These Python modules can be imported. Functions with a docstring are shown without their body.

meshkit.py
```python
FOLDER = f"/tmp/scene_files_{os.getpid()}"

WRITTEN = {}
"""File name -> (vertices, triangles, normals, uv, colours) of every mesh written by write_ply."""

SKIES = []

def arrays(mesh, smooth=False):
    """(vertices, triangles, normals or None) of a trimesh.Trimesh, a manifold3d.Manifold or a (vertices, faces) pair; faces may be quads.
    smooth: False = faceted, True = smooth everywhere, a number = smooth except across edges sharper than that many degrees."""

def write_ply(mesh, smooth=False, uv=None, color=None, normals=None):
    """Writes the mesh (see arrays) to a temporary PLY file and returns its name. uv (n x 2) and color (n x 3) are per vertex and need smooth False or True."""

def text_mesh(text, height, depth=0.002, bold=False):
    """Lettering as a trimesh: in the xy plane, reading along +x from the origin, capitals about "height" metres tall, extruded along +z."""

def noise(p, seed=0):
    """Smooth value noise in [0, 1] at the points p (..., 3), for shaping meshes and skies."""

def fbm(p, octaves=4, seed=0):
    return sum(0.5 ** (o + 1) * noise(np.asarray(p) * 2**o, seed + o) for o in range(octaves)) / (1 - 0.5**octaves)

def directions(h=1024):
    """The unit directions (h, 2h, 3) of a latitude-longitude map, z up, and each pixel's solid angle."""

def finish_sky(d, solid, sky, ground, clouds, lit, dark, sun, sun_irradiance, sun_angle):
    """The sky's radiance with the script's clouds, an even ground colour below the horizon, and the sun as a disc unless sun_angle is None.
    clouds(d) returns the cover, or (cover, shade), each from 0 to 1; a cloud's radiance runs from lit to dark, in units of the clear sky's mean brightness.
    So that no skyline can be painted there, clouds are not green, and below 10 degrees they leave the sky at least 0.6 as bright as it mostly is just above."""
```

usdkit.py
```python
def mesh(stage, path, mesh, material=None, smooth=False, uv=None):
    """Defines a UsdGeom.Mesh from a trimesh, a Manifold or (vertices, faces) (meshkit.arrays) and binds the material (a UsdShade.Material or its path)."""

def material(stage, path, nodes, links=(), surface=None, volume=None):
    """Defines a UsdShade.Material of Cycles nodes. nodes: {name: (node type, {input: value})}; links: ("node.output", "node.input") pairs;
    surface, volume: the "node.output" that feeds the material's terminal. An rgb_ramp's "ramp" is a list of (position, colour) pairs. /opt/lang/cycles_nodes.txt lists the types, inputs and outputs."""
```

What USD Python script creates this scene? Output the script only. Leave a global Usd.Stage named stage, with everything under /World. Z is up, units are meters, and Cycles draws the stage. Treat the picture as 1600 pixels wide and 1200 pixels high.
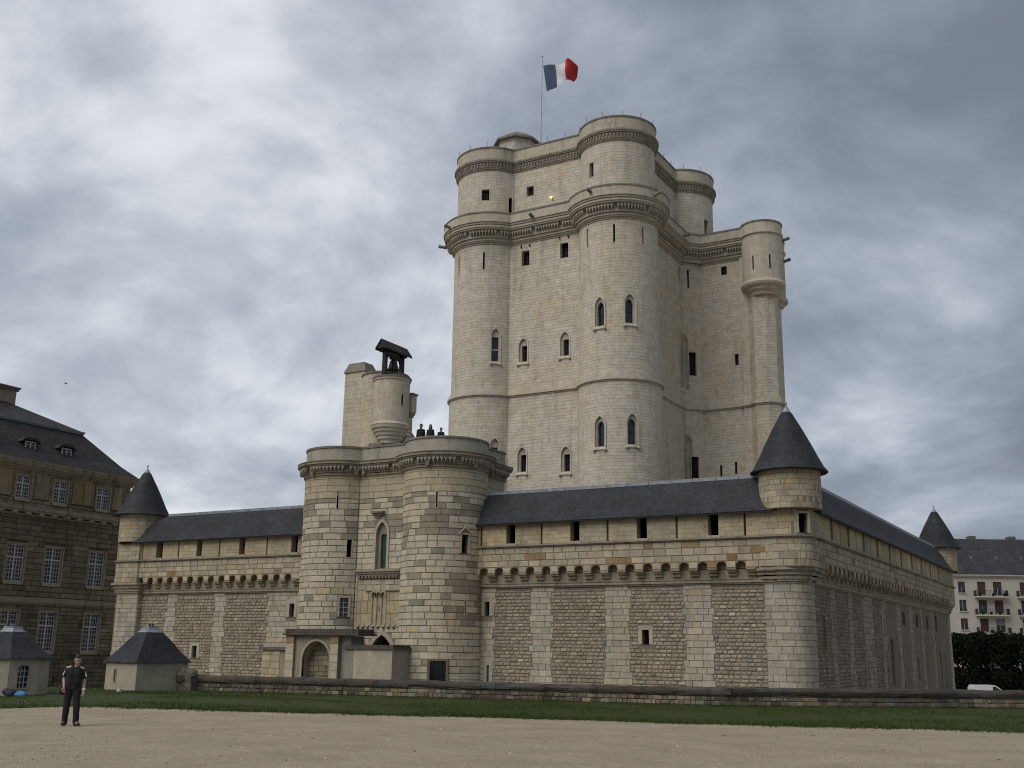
import math, numpy as np, trimesh, manifold3d as m3, usdkit, meshkit
from shapely.geometry import Polygon, Point, box as sbox, LineString
from shapely.geometry.polygon import orient
from shapely.ops import unary_union
from pxr import Usd, UsdGeom, UsdLux, UsdShade, Gf, Sdf, Vt

stage = Usd.Stage.CreateInMemory()
UsdGeom.SetStageUpAxis(stage, 'Z'); UsdGeom.SetStageMetersPerUnit(stage, 1.0)
UsdGeom.Xform.Define(stage, '/World'); UsdGeom.Scope.Define(stage, '/World/Looks')
PI = math.pi

# ------------------------------------------------------------------ camera, sky, sun, exposure
CAM = np.array([14.291, -54.471, 2.0]); YAW, PITCH, ROLL, FPX = 0.5231, 0.2406, 0.0145, 1699.7
_f = np.array([-math.sin(YAW) * math.cos(PITCH), math.cos(YAW) * math.cos(PITCH), math.sin(PITCH)])
_r = np.array([math.cos(YAW), math.sin(YAW), 0.0]); _u = np.cross(_r, _f)
_r, _u = math.cos(ROLL) * _r + math.sin(ROLL) * _u, -math.sin(ROLL) * _r + math.cos(ROLL) * _u
cam = UsdGeom.Camera.Define(stage, '/World/camera')
cam.CreateHorizontalApertureAttr(36.0); cam.CreateVerticalApertureAttr(27.0)
cam.CreateFocalLengthAttr(36.0 * FPX / 1600.0); cam.CreateClippingRangeAttr(Gf.Vec2f(0.1, 20000))
cam.AddTransformOp().Set(Gf.Matrix4d(*_r, 0, *_u, 0, *(-_f), 0, *CAM, 1))
cam.CreateExposureAttr(0.52)

SUN = np.array([-0.22, -0.60, 0.77]); SUN /= np.linalg.norm(SUN)
EL, ROT = math.asin(SUN[2]), math.atan2(SUN[0], SUN[1])
sun = UsdLux.DistantLight.Define(stage, '/World/sun')
sun.CreateIntensityAttr(0.40); sun.CreateAngleAttr(50.0); sun.CreateColorAttr(Gf.Vec3f(1.0, 0.95, 0.88)); sun.CreateNormalizeAttr(True)
_z = SUN; _x = np.cross([0, 0, 1.0], _z); _x /= np.linalg.norm(_x); _y = np.cross(_z, _x)
UsdGeom.Xformable(sun).AddTransformOp().Set(Gf.Matrix4d(*_x, 0, *_y, 0, *_z, 0, 0, 0, 100, 1))

CL = 1.0
skymat = usdkit.material(stage, '/World/Looks/sky', {
    'geo': ('geometry', {}),
    'sep': ('separate_xyz', {}),
    'zc': ('math', {'math_type': 'maximum', 'value2': 0.0}),
    'za': ('math', {'math_type': 'add', 'value2': 0.36}),
    'dx': ('math', {'math_type': 'divide'}), 'dy': ('math', {'math_type': 'divide'}),
    'pl': ('combine_xyz', {'z': 0.0}),
    'mp': ('mapping', {'location': (31.7, 2.9, 0.0), 'scale': (1.0, 1.0, 1.0)}),
    'n1': ('noise_texture', {'scale': 1.6, 'detail': 8.0, 'roughness': 0.58, 'distortion': 0.6}),
    'n2': ('noise_texture', {'scale': 4.2, 'detail': 6.0, 'roughness': 0.55, 'distortion': 0.2}),
    'nm': ('mix_float', {'fac': 0.37}),
    # broad brightness of the overcast around the hidden sun's side, low on the left
    'dot': ('vector_math', {'math_type': 'dot_product', 'vector2': (-0.848, 0.521, 0.10)}),
    'glow': ('map_range', {'from_min': 0.52, 'from_max': 1.0, 'to_min': -0.12, 'to_max': 0.11, 'clamp': True}),
    'sum': ('math', {'math_type': 'add'}),
    'ramp': ('rgb_ramp', {'ramp': [(0.0, (0.15, 0.172, 0.21)), (0.34, (0.185, 0.21, 0.255)), (0.43, (0.265, 0.297, 0.352)), (0.50, (0.365, 0.40, 0.46)), (0.57, (0.50, 0.53, 0.585)), (0.64, (0.68, 0.705, 0.75)), (0.73, (0.80, 0.82, 0.85)), (1.0, (0.85, 0.87, 0.89))]}),
    'cl': ('mix_color', {'blend_type': 'multiply', 'fac': 1.0, 'use_clamp': False, 'b': (7.5, 7.5, 7.5)}),
    'sky': ('sky_texture', {'sky_type': 'single_scattering', 'sun_disc': False, 'sun_elevation': EL, 'sun_rotation': ROT}),
    'mx': ('mix_color', {'fac': 0.93, 'use_clamp': False}),
    'bg': ('background_shader', {'strength': 0.10})},
    [('geo.position', 'sep.vector'), ('sep.z', 'zc.value1'), ('zc.value', 'za.value1'), ('sep.x', 'dx.value1'), ('za.value', 'dx.value2'), ('sep.y', 'dy.value1'), ('za.value', 'dy.value2'),
     ('dx.value', 'pl.x'), ('dy.value', 'pl.y'), ('pl.vector', 'mp.vector'), ('mp.vector', 'n1.vector'), ('mp.vector', 'n2.vector'), ('n1.fac', 'nm.a'), ('n2.fac', 'nm.b'),
     ('geo.position', 'dot.vector1'), ('dot.value', 'glow.value'), ('nm.result', 'sum.value1'), ('glow.result', 'sum.value2'), ('sum.value', 'ramp.fac'), ('ramp.color', 'cl.a'),
     ('sky.color', 'mx.a'), ('cl.result', 'mx.b'), ('mx.result', 'bg.color')], surface='bg.background')
dome = UsdLux.DomeLight.Define(stage, '/World/sky')
dome.CreateIntensityAttr(1.0)
UsdShade.MaterialBindingAPI.Apply(dome.GetPrim()).Bind(skymat)

# ------------------------------------------------------------------ materials
def stone_mat(name, grain=0.22, stain=0.55, ochre=0.3, rough=0.9, bump=0.35, streak=0.45, fine=9.0):
    return usdkit.material(stage, '/World/Looks/' + name, {
        'geo': ('geometry', {}), 'at': ('attribute', {'attribute': 'tone'}),
        'ms': ('mapping', {'scale': (1.0, 1.0, 0.13)}),
        'big': ('noise_texture', {'scale': 0.28, 'detail': 5.0, 'roughness': 0.6}),
        'med': ('noise_texture', {'scale': 1.7, 'detail': 5.0, 'roughness': 0.65}),
        'fin': ('noise_texture', {'scale': fine, 'detail': 4.0, 'roughness': 0.7}),
        'str': ('noise_texture', {'scale': 1.6, 'detail': 4.0, 'roughness': 0.6}),
        'r1': ('map_range', {'from_min': 0.25, 'from_max': 0.75, 'to_min': 1 - grain, 'to_max': 1 + grain}),
        'r2': ('map_range', {'from_min': 0.3, 'from_max': 0.72, 'to_min': 1 + 0.12, 'to_max': 1 - 0.2}),
        'rs': ('map_range', {'from_min': 0.52, 'from_max': 0.74, 'to_min': 0.0, 'to_max': streak, 'clamp': True}),
        'ro': ('map_range', {'from_min': 0.48, 'from_max': 0.72, 'to_min': 0.0, 'to_max': ochre, 'clamp': True}),
        'm': ('math', {'math_type': 'multiply'}),
        'v': ('combine_xyz', {}),
        'c1': ('mix_color', {'blend_type': 'multiply', 'fac': 1.0, 'use_clamp': False}),
        'c2': ('mix_color', {'blend_type': 'multiply', 'use_clamp': False, 'b': (1.02, 0.86, 0.62)}),
        'c3': ('mix_color', {'blend_type': 'multiply', 'use_clamp': False, 'b': (stain, stain * 1.0, stain * 1.02)}),
        'bp': ('bump', {'strength': bump, 'distance': 0.02}),
        'p': ('principled_bsdf', {'roughness': rough, 'specular_ior_level': 0.25})},
        [('geo.position', 'ms.vector'), ('geo.position', 'big.vector'), ('geo.position', 'med.vector'), ('geo.position', 'fin.vector'), ('ms.vector', 'str.vector'),
         ('fin.fac', 'r1.value'), ('med.fac', 'r2.value'), ('r1.result', 'm.value1'), ('r2.result', 'm.value2'), ('m.value', 'v.x'), ('m.value', 'v.y'), ('m.value', 'v.z'),
         ('at.color', 'c1.a'), ('v.vector', 'c1.b'), ('big.fac', 'ro.value'), ('ro.result', 'c2.fac'), ('c1.result', 'c2.a'),
         ('str.fac', 'rs.value'), ('rs.result', 'c3.fac'), ('c2.result', 'c3.a'), ('c3.result', 'p.base_color'), ('fin.fac', 'bp.height'), ('bp.normal', 'p.normal')], surface='p.BSDF')

def plain_mat(name, col, rough=0.7, metal=0.0, var=0.15, scale=4.0, bump=0.0, spec=0.4, extra=None):
    return usdkit.material(stage, '/World/Looks/' + name, {
        'geo': ('geometry', {}), 'n': ('noise_texture', {'scale': scale, 'detail': 5.0, 'roughness': 0.6}),
        'r': ('rgb_ramp', {'ramp': [(0.25, tuple(c * (1 - var) for c in col)), (0.75, tuple(c * (1 + var) for c in col))]}),
        'bp': ('bump', {'strength': bump, 'distance': 0.02}),
        'p': ('principled_bsdf', {'roughness': rough, 'metallic': metal, 'specular_ior_level': spec, **(extra or {})})},
        [('geo.position', 'n.vector'), ('n.fac', 'r.fac'), ('r.color', 'p.base_color'), ('n.fac', 'bp.height'), ('bp.normal', 'p.normal')], surface='p.BSDF')

def slate_mat(name, col, rough=0.55, rowh=0.13):
    return usdkit.material(stage, '/World/Looks/' + name, {
        'geo': ('geometry', {}), 'sep': ('separate_xyz', {}),
        'k': ('math', {'math_type': 'divide', 'value2': rowh}), 'fr': ('math', {'math_type': 'fraction'}),
        'fl': ('math', {'math_type': 'floor'}), 'xy': ('math', {'math_type': 'add'}), 'xs': ('math', {'math_type': 'divide', 'value2': 0.17}), 'off': ('math', {'math_type': 'multiply', 'value2': 0.5}), 'xo': ('math', {'math_type': 'add'}), 'xf': ('math', {'math_type': 'floor'}),
        'cv': ('combine_xyz', {}), 'wn': ('white_noise_texture', {'dimensions': '3D'}) ,
        'n': ('noise_texture', {'scale': 0.7, 'detail': 5.0, 'roughness': 0.65}),
        'a': ('map_range', {'to_min': 0.72, 'to_max': 1.28}), 'b': ('map_range', {'from_min': 0.3, 'from_max': 0.7, 'to_min': 0.68, 'to_max': 1.42}),
        'e': ('map_range', {'from_min': 0.0, 'from_max': 0.18, 'to_min': 0.6, 'to_max': 1.0, 'clamp': True}),
        'm1': ('math', {'math_type': 'multiply'}), 'm2': ('math', {'math_type': 'multiply'}), 'v': ('combine_xyz', {}),
        'c': ('mix_color', {'blend_type': 'multiply', 'fac': 1.0, 'use_clamp': False, 'a': col}),
        'bp': ('bump', {'strength': 0.5, 'distance': 0.015}),
        'p': ('principled_bsdf', {'roughness': rough, 'specular_ior_level': 0.3})},
        [('geo.position', 'sep.vector'), ('sep.z', 'k.value1'), ('k.value', 'fr.value1'), ('k.value', 'fl.value1'), ('sep.x', 'xy.value1'), ('sep.y', 'xy.value2'), ('xy.value', 'xs.value1'),
         ('fl.value', 'off.value1'), ('xs.value', 'xo.value1'), ('off.value', 'xo.value2'), ('xo.value', 'xf.value1'), ('xf.value', 'cv.x'), ('fl.value', 'cv.y'), ('cv.vector', 'wn.vector'),
         ('wn.value', 'a.value'), ('geo.position', 'n.vector'), ('n.fac', 'b.value'), ('fr.value', 'e.value'), ('a.result', 'm1.value1'), ('b.result', 'm1.value2'), ('m1.value', 'm2.value1'), ('e.result', 'm2.value2'),
         ('m2.value', 'v.x'), ('m2.value', 'v.y'), ('m2.value', 'v.z'), ('v.vector', 'c.b'), ('c.result', 'p.base_color'), ('fr.value', 'bp.height'), ('bp.normal', 'p.normal')], surface='p.BSDF')

M = {}
M['stone'] = stone_mat('stone')
M['keepstone'] = stone_mat('keepstone', grain=0.13, stain=0.52, ochre=0.40, streak=0.5, bump=0.2)
M['ledge'] = stone_mat('ledge', grain=0.25, stain=0.45, ochre=0.1, streak=0.75)
M['rubble'] = stone_mat('rubble', grain=0.3, stain=0.6, ochre=0.25, streak=0.3, bump=0.6, fine=14.0)
M['dirty'] = stone_mat('dirty', grain=0.35, stain=0.35, ochre=0.2, streak=0.8, bump=0.5)
M['plaster'] = stone_mat('plaster', grain=0.15, stain=0.7, ochre=0.2, streak=0.35, bump=0.15)
M['slate'] = slate_mat('slate', (0.023, 0.025, 0.030), 0.7)
M['slate_dark'] = slate_mat('slate_dark', (0.034, 0.032, 0.034), 0.7, 0.16)
M['slate_far'] = slate_mat('slate_far', (0.036, 0.038, 0.044), 0.7, 0.22)
M['lead'] = plain_mat('lead', (0.24, 0.26, 0.29), 0.5, 0.2, 0.3, 3.0)
M['zinc'] = plain_mat('zinc', (0.17, 0.21, 0.23), 0.5, 0.3, 0.2, 2.0)
M['void'] = plain_mat('void', (0.012, 0.012, 0.014), 0.8, spec=0.1)
M['glass'] = plain_mat('dark_glass', (0.02, 0.024, 0.03), 0.12, var=0.4, scale=1.5, spec=0.6)
M['glass_green'] = plain_mat('green_glass', (0.025, 0.045, 0.045), 0.2, var=0.4, scale=3.0)
M['white'] = plain_mat('white_paint', (0.55, 0.56, 0.58), 0.5, var=0.08)
M['joinery'] = plain_mat('grey_joinery', (0.40, 0.42, 0.46), 0.5, var=0.08)
M['iron'] = plain_mat('iron', (0.03, 0.03, 0.034), 0.55, 0.4)
M['bronze'] = plain_mat('bronze', (0.02, 0.024, 0.024), 0.45, 0.5)
M['oak'] = plain_mat('dark_oak', (0.011, 0.011, 0.012), 0.65, bump=0.2)
M['pole'] = plain_mat('pole', (0.42, 0.44, 0.48), 0.4, 0.3)
M['render'] = plain_mat('cream_render', (0.43, 0.405, 0.355), 0.9, var=0.1, scale=0.8)
M['shutter'] = plain_mat('brown_shutter', (0.058, 0.034, 0.028), 0.7, var=0.2)
M['greyshutter'] = plain_mat('grey_shutter', (0.2, 0.19, 0.2), 0.7, var=0.1)
M['vanpaint'] = plain_mat('van_paint', (0.72, 0.74, 0.78), 0.3, var=0.03, extra={'coat_weight': 0.4})
M['tyre'] = plain_mat('tyre', (0.02, 0.02, 0.02), 0.85)
M['skin'] = plain_mat('skin', (0.36, 0.22, 0.155), 0.55, var=0.08, scale=20)
M['hair'] = plain_mat('hair', (0.012, 0.011, 0.010), 0.6)
M['blackcloth'] = plain_mat('black_cloth', (0.011, 0.011, 0.012), 0.9, var=0.3, scale=6)
M['trousers'] = plain_mat('dark_trousers', (0.016, 0.014, 0.02), 0.9, var=0.3, scale=5)
M['whitecloth'] = plain_mat('white_cloth', (0.6, 0.6, 0.62), 0.85)
M['palecloth'] = plain_mat('pale_cloth', (0.34, 0.34, 0.40), 0.85)
M['greycloth'] = plain_mat('grey_cloth', (0.2, 0.19, 0.17), 0.85)
M['leather'] = plain_mat('leather', (0.02, 0.017, 0.016), 0.5)
M['bluebag'] = plain_mat('blue_fabric', (0.03, 0.20, 0.36), 0.6, var=0.25, scale=9)
M['darkbag'] = plain_mat('dark_fabric', (0.03, 0.03, 0.045), 0.8, var=0.25, scale=9)
M['flag_blue'] = plain_mat('flag_blue', (0.055, 0.075, 0.14), 0.85)
M['flag_white'] = plain_mat('flag_white', (0.55, 0.56, 0.60), 0.85)
M['flag_red'] = plain_mat('flag_red', (0.42, 0.035, 0.035), 0.85)
M['bird'] = plain_mat('feathers', (0.06, 0.06, 0.06), 0.8)
M['lamp'] = usdkit.material(stage, '/World/Looks/lamp', {'e': ('emission', {'color': (1.0, 0.75, 0.2), 'strength': 1.3})}, [], surface='e.emission')
M['gravel'] = usdkit.material(stage, '/World/Looks/gravel', {
    'geo': ('geometry', {}), 'a': ('noise_texture', {'scale': 0.55, 'detail': 9.0, 'roughness': 0.68}), 'b': ('noise_texture', {'scale': 26.0, 'detail': 3.0, 'roughness': 0.75}), 'v': ('voronoi_texture', {'scale': 30.0}),
    'mp': ('mapping', {'scale': (0.6, 2.2, 1.0), 'rotation': (0, 0, 0.35)}), 'd': ('noise_texture', {'scale': 3.6, 'detail': 7.0, 'roughness': 0.75}),
    'ra': ('rgb_ramp', {'ramp': [(0.25, (0.232, 0.196, 0.142)), (0.5, (0.295, 0.252, 0.185)), (0.75, (0.352, 0.304, 0.228))]}),
    'rb': ('map_range', {'from_min': 0.3, 'from_max': 0.7, 'to_min': 0.72, 'to_max': 1.26}), 'rv': ('map_range', {'from_min': 0.0, 'from_max': 0.7, 'to_min': 0.8, 'to_max': 1.15}),
    'rd': ('map_range', {'from_min': 0.56, 'from_max': 0.72, 'to_min': 1.0, 'to_max': 0.74, 'clamp': True}),
    'm1': ('math', {'math_type': 'multiply'}), 'm2': ('math', {'math_type': 'multiply'}), 'cv': ('combine_xyz', {}),
    'c': ('mix_color', {'blend_type': 'multiply', 'fac': 1.0, 'use_clamp': False}), 'w': ('noise_texture', {'scale': 4.5, 'detail': 6.0, 'roughness': 0.65}), 'bp': ('bump', {'strength': 0.8, 'distance': 0.09}), 'p': ('principled_bsdf', {'roughness': 0.95, 'specular_ior_level': 0.15})},
    [('geo.position', 'a.vector'), ('geo.position', 'b.vector'), ('geo.position', 'v.vector'), ('geo.position', 'mp.vector'), ('mp.vector', 'd.vector'), ('a.fac', 'ra.fac'), ('b.fac', 'rb.value'), ('v.distance', 'rv.value'), ('d.fac', 'rd.value'),
     ('rb.result', 'm1.value1'), ('rv.result', 'm1.value2'), ('m1.value', 'm2.value1'), ('rd.result', 'm2.value2'), ('m2.value', 'cv.x'), ('m2.value', 'cv.y'), ('m2.value', 'cv.z'),
     ('ra.color', 'c.a'), ('cv.vector', 'c.b'), ('c.result', 'p.base_color'), ('geo.position', 'w.vector'), ('w.fac', 'bp.height'), ('bp.normal', 'p.normal')], surface='p.BSDF')

def leaf_mat(name, dark, light, scale):
    return usdkit.material(stage, '/World/Looks/' + name, {
        'geo': ('geometry', {}), 'n': ('noise_texture', {'scale': scale, 'detail': 4.0, 'roughness': 0.6}), 'mx': ('mix_float', {'fac': 0.45}),
        'r': ('rgb_ramp', {'ramp': [(0.25, dark), (0.75, light)]}), 'd': ('principled_bsdf', {'roughness': 0.7, 'specular_ior_level': 0.2}), 't': ('translucent_bsdf', {}), 'm': ('mix_closure', {'fac': 0.2})},
        [('geo.position', 'n.vector'), ('n.fac', 'mx.a'), ('geo.random_per_island', 'mx.b'), ('mx.result', 'r.fac'), ('r.color', 'd.base_color'), ('r.color', 't.color'), ('d.BSDF', 'm.closure1'), ('t.BSDF', 'm.closure2')], surface='m.closure')
M['grass'] = leaf_mat('grass', (0.045, 0.072, 0.012), (0.15, 0.17, 0.05), 1.1)
M['lawn'] = leaf_mat('lawn', (0.04, 0.056, 0.012), (0.10, 0.112, 0.034), 1.2)
M['leaves'] = leaf_mat('leaves', (0.008, 0.016, 0.005), (0.035, 0.060, 0.018), 1.2)
M['bark'] = plain_mat('bark', (0.04, 0.034, 0.028), 0.9, bump=0.5)

# ------------------------------------------------------------------ things, parts, meshes
COUNT, BASE = {}, {}
def numbered(parent, name):
    k = COUNT.get((parent, name), 0); COUNT[(parent, name)] = k + 1
    return f'{parent}/{name}' + (f'_{k:03d}' if k else '')
def tag(path, label=None, cat=None, group=None, kind=None):
    p = stage.GetPrimAtPath(path)
    for k, v in (('label', label), ('category', cat), ('group', group), ('kind', kind)):
        if v: p.SetCustomDataByKey(k, v)
    return path
def thing(name, label, cat, base=(0, 0, 0), group=None):
    path = numbered('/World', name)
    x = UsdGeom.Xform.Define(stage, path); x.AddTranslateOp().Set(Gf.Vec3d(*map(float, base))); BASE[path] = np.array(base, float)
    return tag(path, label, cat, group)
def base_of(path):
    return BASE.get('/'.join(path.split('/')[:3]), np.zeros(3))
def part(parent, name, mesh, mat, tone=None, smooth=False, label=None, kind=None):
    """one Mesh under parent ('/World' for a thing of a single mesh); tone: a colour, or one per vertex"""
    path = numbered(parent, name)
    if hasattr(mesh, 'to_mesh'):
        mm = mesh.to_mesh(); mesh = (np.array(mm.vert_properties[:, :3], float), np.array(mm.tri_verts))
    elif isinstance(mesh, trimesh.Trimesh): mesh = (np.array(mesh.vertices), np.array(mesh.faces))
    v, f = np.asarray(mesh[0], float) - base_of(path), np.asarray(mesh[1], int)
    m = usdkit.mesh(stage, path, (v, f), mat if not isinstance(mat, str) else M[mat], smooth=smooth)
    if tone is not None:
        t = np.asarray(tone, np.float32); vary = t.ndim == 2 and smooth is False
        pv = UsdGeom.PrimvarsAPI(m).CreatePrimvar('tone', Sdf.ValueTypeNames.Color3fArray, 'vertex' if vary else 'constant')
        pv.Set(Vt.Vec3fArray.FromNumpy(t if vary else np.atleast_2d(t if t.ndim == 1 else t.mean(0))))
    if label or kind: tag(path, label, None, None, kind)
    return path
def cat(ms): return trimesh.util.concatenate([m for m in ms if m is not None])
def bx(x0, x1, y0, y1, z0, z1):
    m = trimesh.creation.box([x1 - x0, y1 - y0, z1 - z0]); m.apply_translation([(x0 + x1) / 2, (y0 + y1) / 2, (z0 + z1) / 2]); return m
def frame(pos, ang):
    a = math.radians(ang); n = np.array([math.cos(a), math.sin(a), 0]); T = np.eye(4)
    T[:3, 0] = (-n[1], n[0], 0); T[:3, 1] = (0, 0, 1); T[:3, 2] = n; T[:3, 3] = pos
    return T
def ext(poly, d0, d1, T=None):
    """a polygon (right, up) stretched along the outward normal from d0 to d1"""
    polys = [g for g in getattr(poly, 'geoms', [poly]) if g.geom_type == 'Polygon' and g.area > 1e-7]
    ms = []
    for g in polys:
        m = trimesh.creation.extrude_polygon(g, d1 - d0, engine='earcut'); m.apply_translation([0, 0, d0]); ms.append(m)
    m = cat(ms)
    if T is not None: m.apply_transform(T)
    return m
def lbox(T, r0, r1, u0, u1, n0, n1):
    m = bx(r0, r1, u0, u1, n0, n1); m.apply_transform(T); return m
def rod(a, b, r, n=8, r2=None):
    a, b = np.array(a, float), np.array(b, float); d = b - a; L = np.linalg.norm(d)
    m = trimesh.creation.revolve([(0, 0), (r, 0), (r if r2 is None else r2, L), (0, L)], sections=n)
    m.apply_transform(trimesh.geometry.align_vectors([0, 0, 1], d / L)); m.apply_translation(a); return m
def lathe(profile, c, n=48):
    m = trimesh.creation.revolve(profile, sections=n); m.apply_translation([c[0], c[1], 0]); return m
def man(mesh):
    mesh.merge_vertices()
    return m3.Manifold(m3.Mesh(vert_properties=np.asarray(mesh.vertices, np.float32), tri_verts=np.asarray(mesh.faces, np.uint32)))
def prism(poly, z0, z1):
    """a plan polygon stretched upward"""
    return ext(poly, z0, z1)
def stack(plan, layers, join=1):
    return cat([prism(plan.buffer(o, join_style=join, quad_segs=12) if abs(o) > 1e-6 else plan, a, b) for a, b, o in layers])
def solid(plan, z0, z1, cuts=()):
    s = man(prism(plan, z0, z1))
    for c in cuts: s = s - c
    return s
def circle(c, r, n=24): return Point(c).buffer(r, quad_segs=n)
def tones(base, var, rng, warm=1.0):
    k = 1 + rng.normal(0, var); h = rng.normal(0, var * 0.25); base = (base[0] * (1 + .03 * warm), base[1], base[2] * (1 - .08 * warm))
    return np.clip(np.array([base[0] * k * (1 + h), base[1] * k, base[2] * k * (1 - h)]), 0.01, 0.9)

class Line:
    """a wall line seen from outside: distance along it -> point and outward normal"""
    def __init__(self, pts, closed=False, sharp=22):
        p = np.array(pts, float)
        if closed and np.linalg.norm(p[0] - p[-1]) > 1e-6: p = np.vstack([p, p[:1]])
        keep = np.r_[True, np.linalg.norm(np.diff(p, axis=0), axis=1) > 1e-4]; p = p[keep]
        d = np.diff(p, axis=0); L = np.linalg.norm(d, axis=1); self.p, self.s = p, np.r_[0, np.cumsum(L)]
        self.n = np.stack([d[:, 1], -d[:, 0]], 1) / L[:, None]
        a = np.degrees(np.arctan2(d[:, 1], d[:, 0])); turn = np.abs((np.diff(a) + 180) % 360 - 180)
        br = [0.0] + [self.s[i + 1] for i in range(len(turn)) if turn[i] > sharp] + [self.s[-1]]
        self.spans = []
        for b0, b1 in zip(br[:-1], br[1:]):
            k = np.searchsorted(self.s, b0 + 1e-6); k2 = np.searchsorted(self.s, b1 - 1e-6)
            self.spans.append((b0, b1, k2 - k > 1))
        self.ls = LineString(p)
    def at(self, u):
        u = np.atleast_1d(u); i = np.clip(np.searchsorted(self.s, u, 'right') - 1, 0, len(self.n) - 1)
        t = ((u - self.s[i]) / (self.s[i + 1] - self.s[i]))[:, None]
        return self.p[i] * (1 - t) + self.p[i + 1] * t, self.n[i]
    def u(self, xy): return self.ls.project(Point(xy[0], xy[1]))
def plan_line(poly):
    return Line(np.array(orient(poly, 1.0).exterior.coords), True)

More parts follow.
